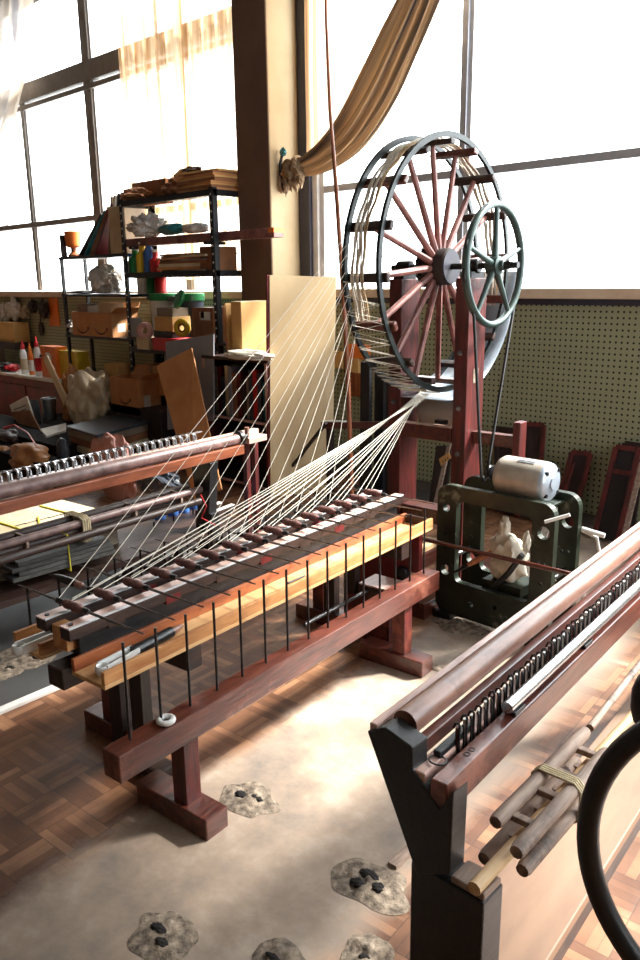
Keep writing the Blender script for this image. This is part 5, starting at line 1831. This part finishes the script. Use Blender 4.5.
fy = 3.99
carton(112, 380, 138, 410, fy, .235, 'tan cardboard box with a curved printed mark between the racks and the album', z0=W(112, 411, Y=fy).z, marks=((.5, .5, .20),), open_=True, sticker=True)
e = pxb(112, 411, 160, 440, fy + .0, .36)
tag(MB().box(e[0], e[1], fy, fy + .24, 0, e[5] - .002).build('dark_crate', 'dark_z', bevel=.006), 'dark crate carrying the open box with the curved mark', 'crate')
o = MB(); a = W(88, 402, Y=3.95)
o.blob((a.x, 4.0, a.z - .02), (.33, .2, .30), 81, .4, 1.5, 5)
tag(o.build('plastic_sack', 'tan_bag', smooth=False), 'large crumpled tan plastic sack below the low rack', 'sack')
o = MB(); a = W(72, 392, Y=4.05)
o.blob((a.x, 4.08, a.z - .1), (.16, .12, .34), 83, .45, 1.7, 4)
tag(o.build('paper_sack', 'card'), 'crumpled brown paper sack behind the white slat', 'sack')
e = pxb(50, 418, 120, 450, 4.0, .5)
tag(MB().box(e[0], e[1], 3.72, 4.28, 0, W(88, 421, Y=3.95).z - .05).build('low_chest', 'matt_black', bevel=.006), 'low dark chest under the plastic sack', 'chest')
# album stack with pink bag
ay = 3.42
A = [W(66, 425, Y=ay), W(96, 436, Y=ay - .25), W(152, 420, Y=ay + .02), W(118, 412, Y=ay + .35)]
zA = W(66, 425, Y=ay).z
o = thing('album_stack', 'stack of thick old albums under a dark cover behind the left bench', 'albums', V((sum(p.x for p in A) / 4, ay, 0)), 0)
A = [V((p.x, p.y, 0)) for p in (W(66, 426, Z=zA), W(97, 435, Z=zA), W(158, 419, Z=zA), W(122, 412, Z=zA))]
b = MB(); b.plate([p + ZZ * (zA - .012) for p in A], .024); b.build('top_cover', 'dark_book', o, bevel=.003)
cA = sum(A, V()) / 4
nz = 6
for k in range(nz):
    zt_ = zA - .026 - k * .062
    s = .97 - .02 * (k % 2)
    b = MB(); b.plate([cA + (p - cA) * s + ZZ * (zt_ - .029) for p in A], .056); b.build('album', ['paper_edge', 'card_dark', 'paper_old', 'dark_bag', 'card', 'paper_edge'][k], o, bevel=.003)
zb_ = zA - .026 - nz * .062
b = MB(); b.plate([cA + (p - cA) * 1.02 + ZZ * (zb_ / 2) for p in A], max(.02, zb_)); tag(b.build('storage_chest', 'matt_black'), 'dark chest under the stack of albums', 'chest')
o = MB(); a = W(120, 441, Y=3.2); o.blob((a.x - .02, 3.14, .24), (.30, .07, .25), 85, .3, 2, 4)
tag(o.build('pink_bag', 'pink_bag'), 'crumpled pink paper bag in front of the album stack', 'bag')
# metal bucket, magazines
by = 3.9
a = W(51, 428, Y=by); t_ = W(51, 399, Y=by)
r = 11 * 5.4 / 790
o = thing('metal_bucket', 'galvanised metal bucket behind the papers left of the sack', 'bucket', V((a.x, by, a.z)), 0)
b = MB(); b.lathe((a.x, by, a.z), [(r * .8, 0), (r, t_.z - a.z), (r * .96, t_.z - a.z), (r * .78, .01)], 22); b.build('bucket_body', 'bucket', o, smooth=True)
b = MB(); b.torus((a.x, by, t_.z), ZZ, r, .006, 28, 8); b.build('rim', 'steel', o, smooth=True)
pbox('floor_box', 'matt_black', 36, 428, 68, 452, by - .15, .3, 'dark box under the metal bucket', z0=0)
for i, (pts_, mm, lb) in enumerate((([(10, 405), (27, 396), (40, 436), (22, 440)], 'paper', 'white printed magazine leaning at the far left, behind the brown folder'), ([(26, 399), (38, 400), (44, 434), (32, 438)], 'dark_book', 'dark magazine leaning beside the metal bucket'),
                                    ([(11, 412), (30, 410), (46, 440), (38, 455)], 'card_dark', 'brown cardboard folder leaning in front of the white magazine'))):
    b = MB(); yy = 3.62 - .10 * (i == 2) + .06 * (i == 1)
    b.plate([W(x, y, Y=yy + (.0 if y > 420 else .06)) for x, y in pts_], .012)
    o = tag(b.build('magazine' if i < 2 else 'folder', mm), lb, 'magazine' if i < 2 else 'folder')
    if i == 0:
        for k in range(4):
            MB().beam(W(14, 410 + 4 * k, Y=3.61), W(26, 405 + 4 * k, Y=3.61), .008, .003, (0, -1, 0)).build('print_line', 'ink', o)
b = MB(); b.plate([W(40, 430, Z=.62 * 0 + W(50, 432, Y=3.5).z), W(66, 424, Z=W(50, 432, Y=3.5).z), W(66, 431, Z=W(50, 432, Y=3.5).z), W(46, 437, Z=W(50, 432, Y=3.5).z)], .02)
tag(b.build('white_paper', 'paper'), 'white folded paper lying between the bucket and the albums', 'paper')
zsup = W(50, 432, Y=3.5).z
e = pxb(-30, 436, 66, 470, 3.3, .5)
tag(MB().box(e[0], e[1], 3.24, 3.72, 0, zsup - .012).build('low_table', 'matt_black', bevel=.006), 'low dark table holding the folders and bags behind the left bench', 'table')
for i, (px, py, rr_, mm, lb) in enumerate(((4, 460, (.17, .11, .14), 'brown_bag', 'brown leather bag at the left photo edge behind the hook row'), (30, 457, (.27, .14, .13), 'brown_bag', 'tan leather bag behind the bright hook row'), (8, 437, (.24, .10, .07), 'dark_bag', 'dark brown bag behind the tan leather bags'))):
    a = W(px, py, Y=3.05 + .2 * (i == 2)); o = MB(); o.blob(a, rr_, 90 + i, .3, 1.5, 4)
    ob = tag(o.build('leather_bag', mm, smooth=True), lb, 'bag')
    if i == 2:
        b = MB(); b.tube([W(5, 428, Y=3.2), W(14, 425, Y=3.15), W(28, 433, Y=3.1), W(38, 448, Y=3.05)], .008, 6, rr=[.018, .008, .006, .006]); b.build('red_strap', 'red', ob, smooth=True)
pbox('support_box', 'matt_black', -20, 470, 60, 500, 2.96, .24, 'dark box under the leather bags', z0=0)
a = W(63, 453, Y=3.25); o = MB(); o.blob(a, (.07, .05, .13), 95, .15, 1.5, 4)
tag(o.build('dark_case', 'dark_book', smooth=True), 'dark grey rounded case beside the album stack', 'case')
# white slat
b = MB(); b.beam(W(46, 358, Y=4.05), W(66, 402, Y=3.9), .075, .02, (0, -1, .3))
o = tag(b.build('wood_lath', 'ply'), 'pale wooden slat leaning on the dark red cabinet', 'slat')
# dark blue bag under the bench by the jars
o = MB(); a = W(152, 483, Y=2.9); o.blob((a.x, 2.95, a.z), (.20, .1, .10), 97, .4, 2, 4)
tag(o.build('blue_bag', 'dark_book'), 'dark blue bag behind the left bench under the roller', 'bag')
# ---- boards, bookcase, cartons by the pillar
def board4(pts, th, nm, m, label, cat='board'):
    b = MB(); b.plate(pts, th); return tag(b.build(nm, m), label, cat)


board4([W(157, 366, Y=3.78), W(192, 348, Y=3.86), W(214, 452, Y=3.60) + (W(214, 452, Y=3.60) - W(192, 348, Y=3.86)) * .33, W(184, 462, Y=3.52) + (W(184, 462, Y=3.52) - W(157, 366, Y=3.78)) * .36], .012, 'brown_board', 'card', 'brown board leaning in front of the rack left of the bookcase')
board4([W(166, 342, Y=3.98), W(214, 334, Y=3.98), W(214, 420, Y=3.90), W(168, 430, Y=3.90)], .01, 'grey_board', 'grey_panel', 'grey board standing behind the leaning brown board')
kY = 3.95; kD = .24
kx0, kx1 = W(203, 370, Y=kY).x, W(267, 370, Y=kY).x
kz = W(235, 358, Y=kY).z
bk = thing('bookcase', 'dark red wooden bookcase with pale edges beside the plywood sheet', 'bookcase', V(((kx0 + kx1) / 2, kY + kD / 2, 0)), 0)
for x, m_ in ((kx0, 'red_z'), (kx1 - .025, 'red_z')):
    s = MB().box(x, x + .025, kY, kY + kD, 0, kz - .022).build('side_panel', m_, bk)
    MB().box(x, x + .025, kY - .004, kY, 0, kz - .022).build('pale_edge', 'pink_y', s)
MB().box(kx0 - .01, kx1 + .01, kY - .005, kY + kD, kz - .022, kz).build('top_panel', 'dark_y', bk, bevel=.002)
MB().box(kx0 + .025, kx1 - .025, kY + kD - .012, kY + kD, 0, kz - .022).build('back_panel', 'dark_z', bk)
ks = [W(235, 418, Y=kY).z, .06]
for z in ks:
    s = MB().box(kx0 + .025, kx1 - .025, kY + .004, kY + kD - .012, z - .02, z).build('shelf', 'dark_y', bk)
    MB().box(kx0 + .025, kx1 - .025, kY, kY + .004, z - .02, z).build('pale_edge', 'pink_y', s)
bx = kx0 + .035
bc = ['dark_book', 'paper_edge', 'maroon', 'dark_book', 'paper_old', 'grey_panel', 'card_dark', 'maroon', 'dark_bag', 'paper_edge', 'dark_book', 'red', 'dark_book', 'teal']
bn = ['charcoal', 'grey', 'maroon', 'slate', 'cream', 'pale grey', 'brown', 'deep red', 'dark brown', 'ash grey', 'dark grey', 'bright red', 'blue-black', 'teal']
rr = random.Random(5)
bw = (kx1 - kx0 - .08) / 14
OR2 = ['first', 'second', 'third', 'fourth', 'fifth', 'sixth', 'seventh', 'eighth', 'ninth', 'tenth', 'eleventh', 'twelfth', 'thirteenth', 'last']
for i in range(14):
    h = (kz - ks[0] - .05) * rr.uniform(.72, .97)
    y_ = kY + .02 + rr.uniform(0, .02)
    o = MB().box(bx, bx + bw * .92, y_, kY + kD - .02, ks[0] + .001, ks[0] + h).build('book', bc[i], bevel=.002)
    tag(o, '%s book on the bookcase shelf, %s from the left' % (bn[i], OR2[i]), 'book', 'books on the bookcase shelf')
    bx += bw
xa, xb = W(232, 340, Y=kY + .02).x, W(242, 340, Y=kY + .02).x
ye = W(268, 340, X=xb).y
tc_, zt2 = kz + .001, W(237, 302, Y=kY + .02).z
o = thing('cardboard_box', 'tall light cardboard box standing on the bookcase right next to the plywood', 'box', V(((xa + xb) / 2, (kY + ye) / 2, tc_)), 0)
MB().box(xa, xb, kY + .02, min(ye, kY + .40), tc_, zt2).build('carton_body', 'card_light', o, bevel=.004)
MB().box(xa + .002, xb - .002, kY + .022, min(ye, kY + .40) - .002, zt2, zt2 + .004).build('top_flap', 'paper_old', o)
for k in (0, 1):
    x_ = xa - .05 - .045 * k
    b = MB(); b.plate([(x_, kY + .03 + .02 * k, tc_), (x_ + .03, kY + .22, tc_), (x_ + .03, kY + .22, zt2 - .01), (x_ - .03, kY + .03 + .02 * k, zt2 - .01 - .02 * k)], .02)
    tag(b.build('flat_carton', 'card' if k else 'card_light'), ('flattened brown carton standing on the bookcase, outermost left' if k else 'flattened tan carton standing on the bookcase against the light box'), 'carton')
o = MB(); a = W(245, 368, Y=kY - .06); o.blob((a.x, kY - .02, kz + .035), (.24, .11, .04), 101, .25, 1.8, 4, .034)
o = tag(o.build('cloth_bundle', 'cloth_w', smooth=True), 'folded white cloth bundle on the front of the bookcase top', 'cloth')
# plywood
BL = V((kx1 + .03, kY - .03, .005)); TL = W(269.5, 275, Y=kY + .06)
BR = V((W(331, 400, Y=kY + .42).x, kY + .42, .005)); TR = W(336, 277, Y=kY + .52)
b = MB(); b.plate([TL, TR, BR, BL], .012)
o = tag(b.build('plywood_sheet', 'ply'), 'tall pale plywood sheet leaning against the pillar', 'sheet')
b = MB(); b.beam(TL - V((.014, 0, 0)), BL - V((.014, 0, 0)), .018, .03, (0, 1, 0)); b.build('red_edge', 'maroon', o)
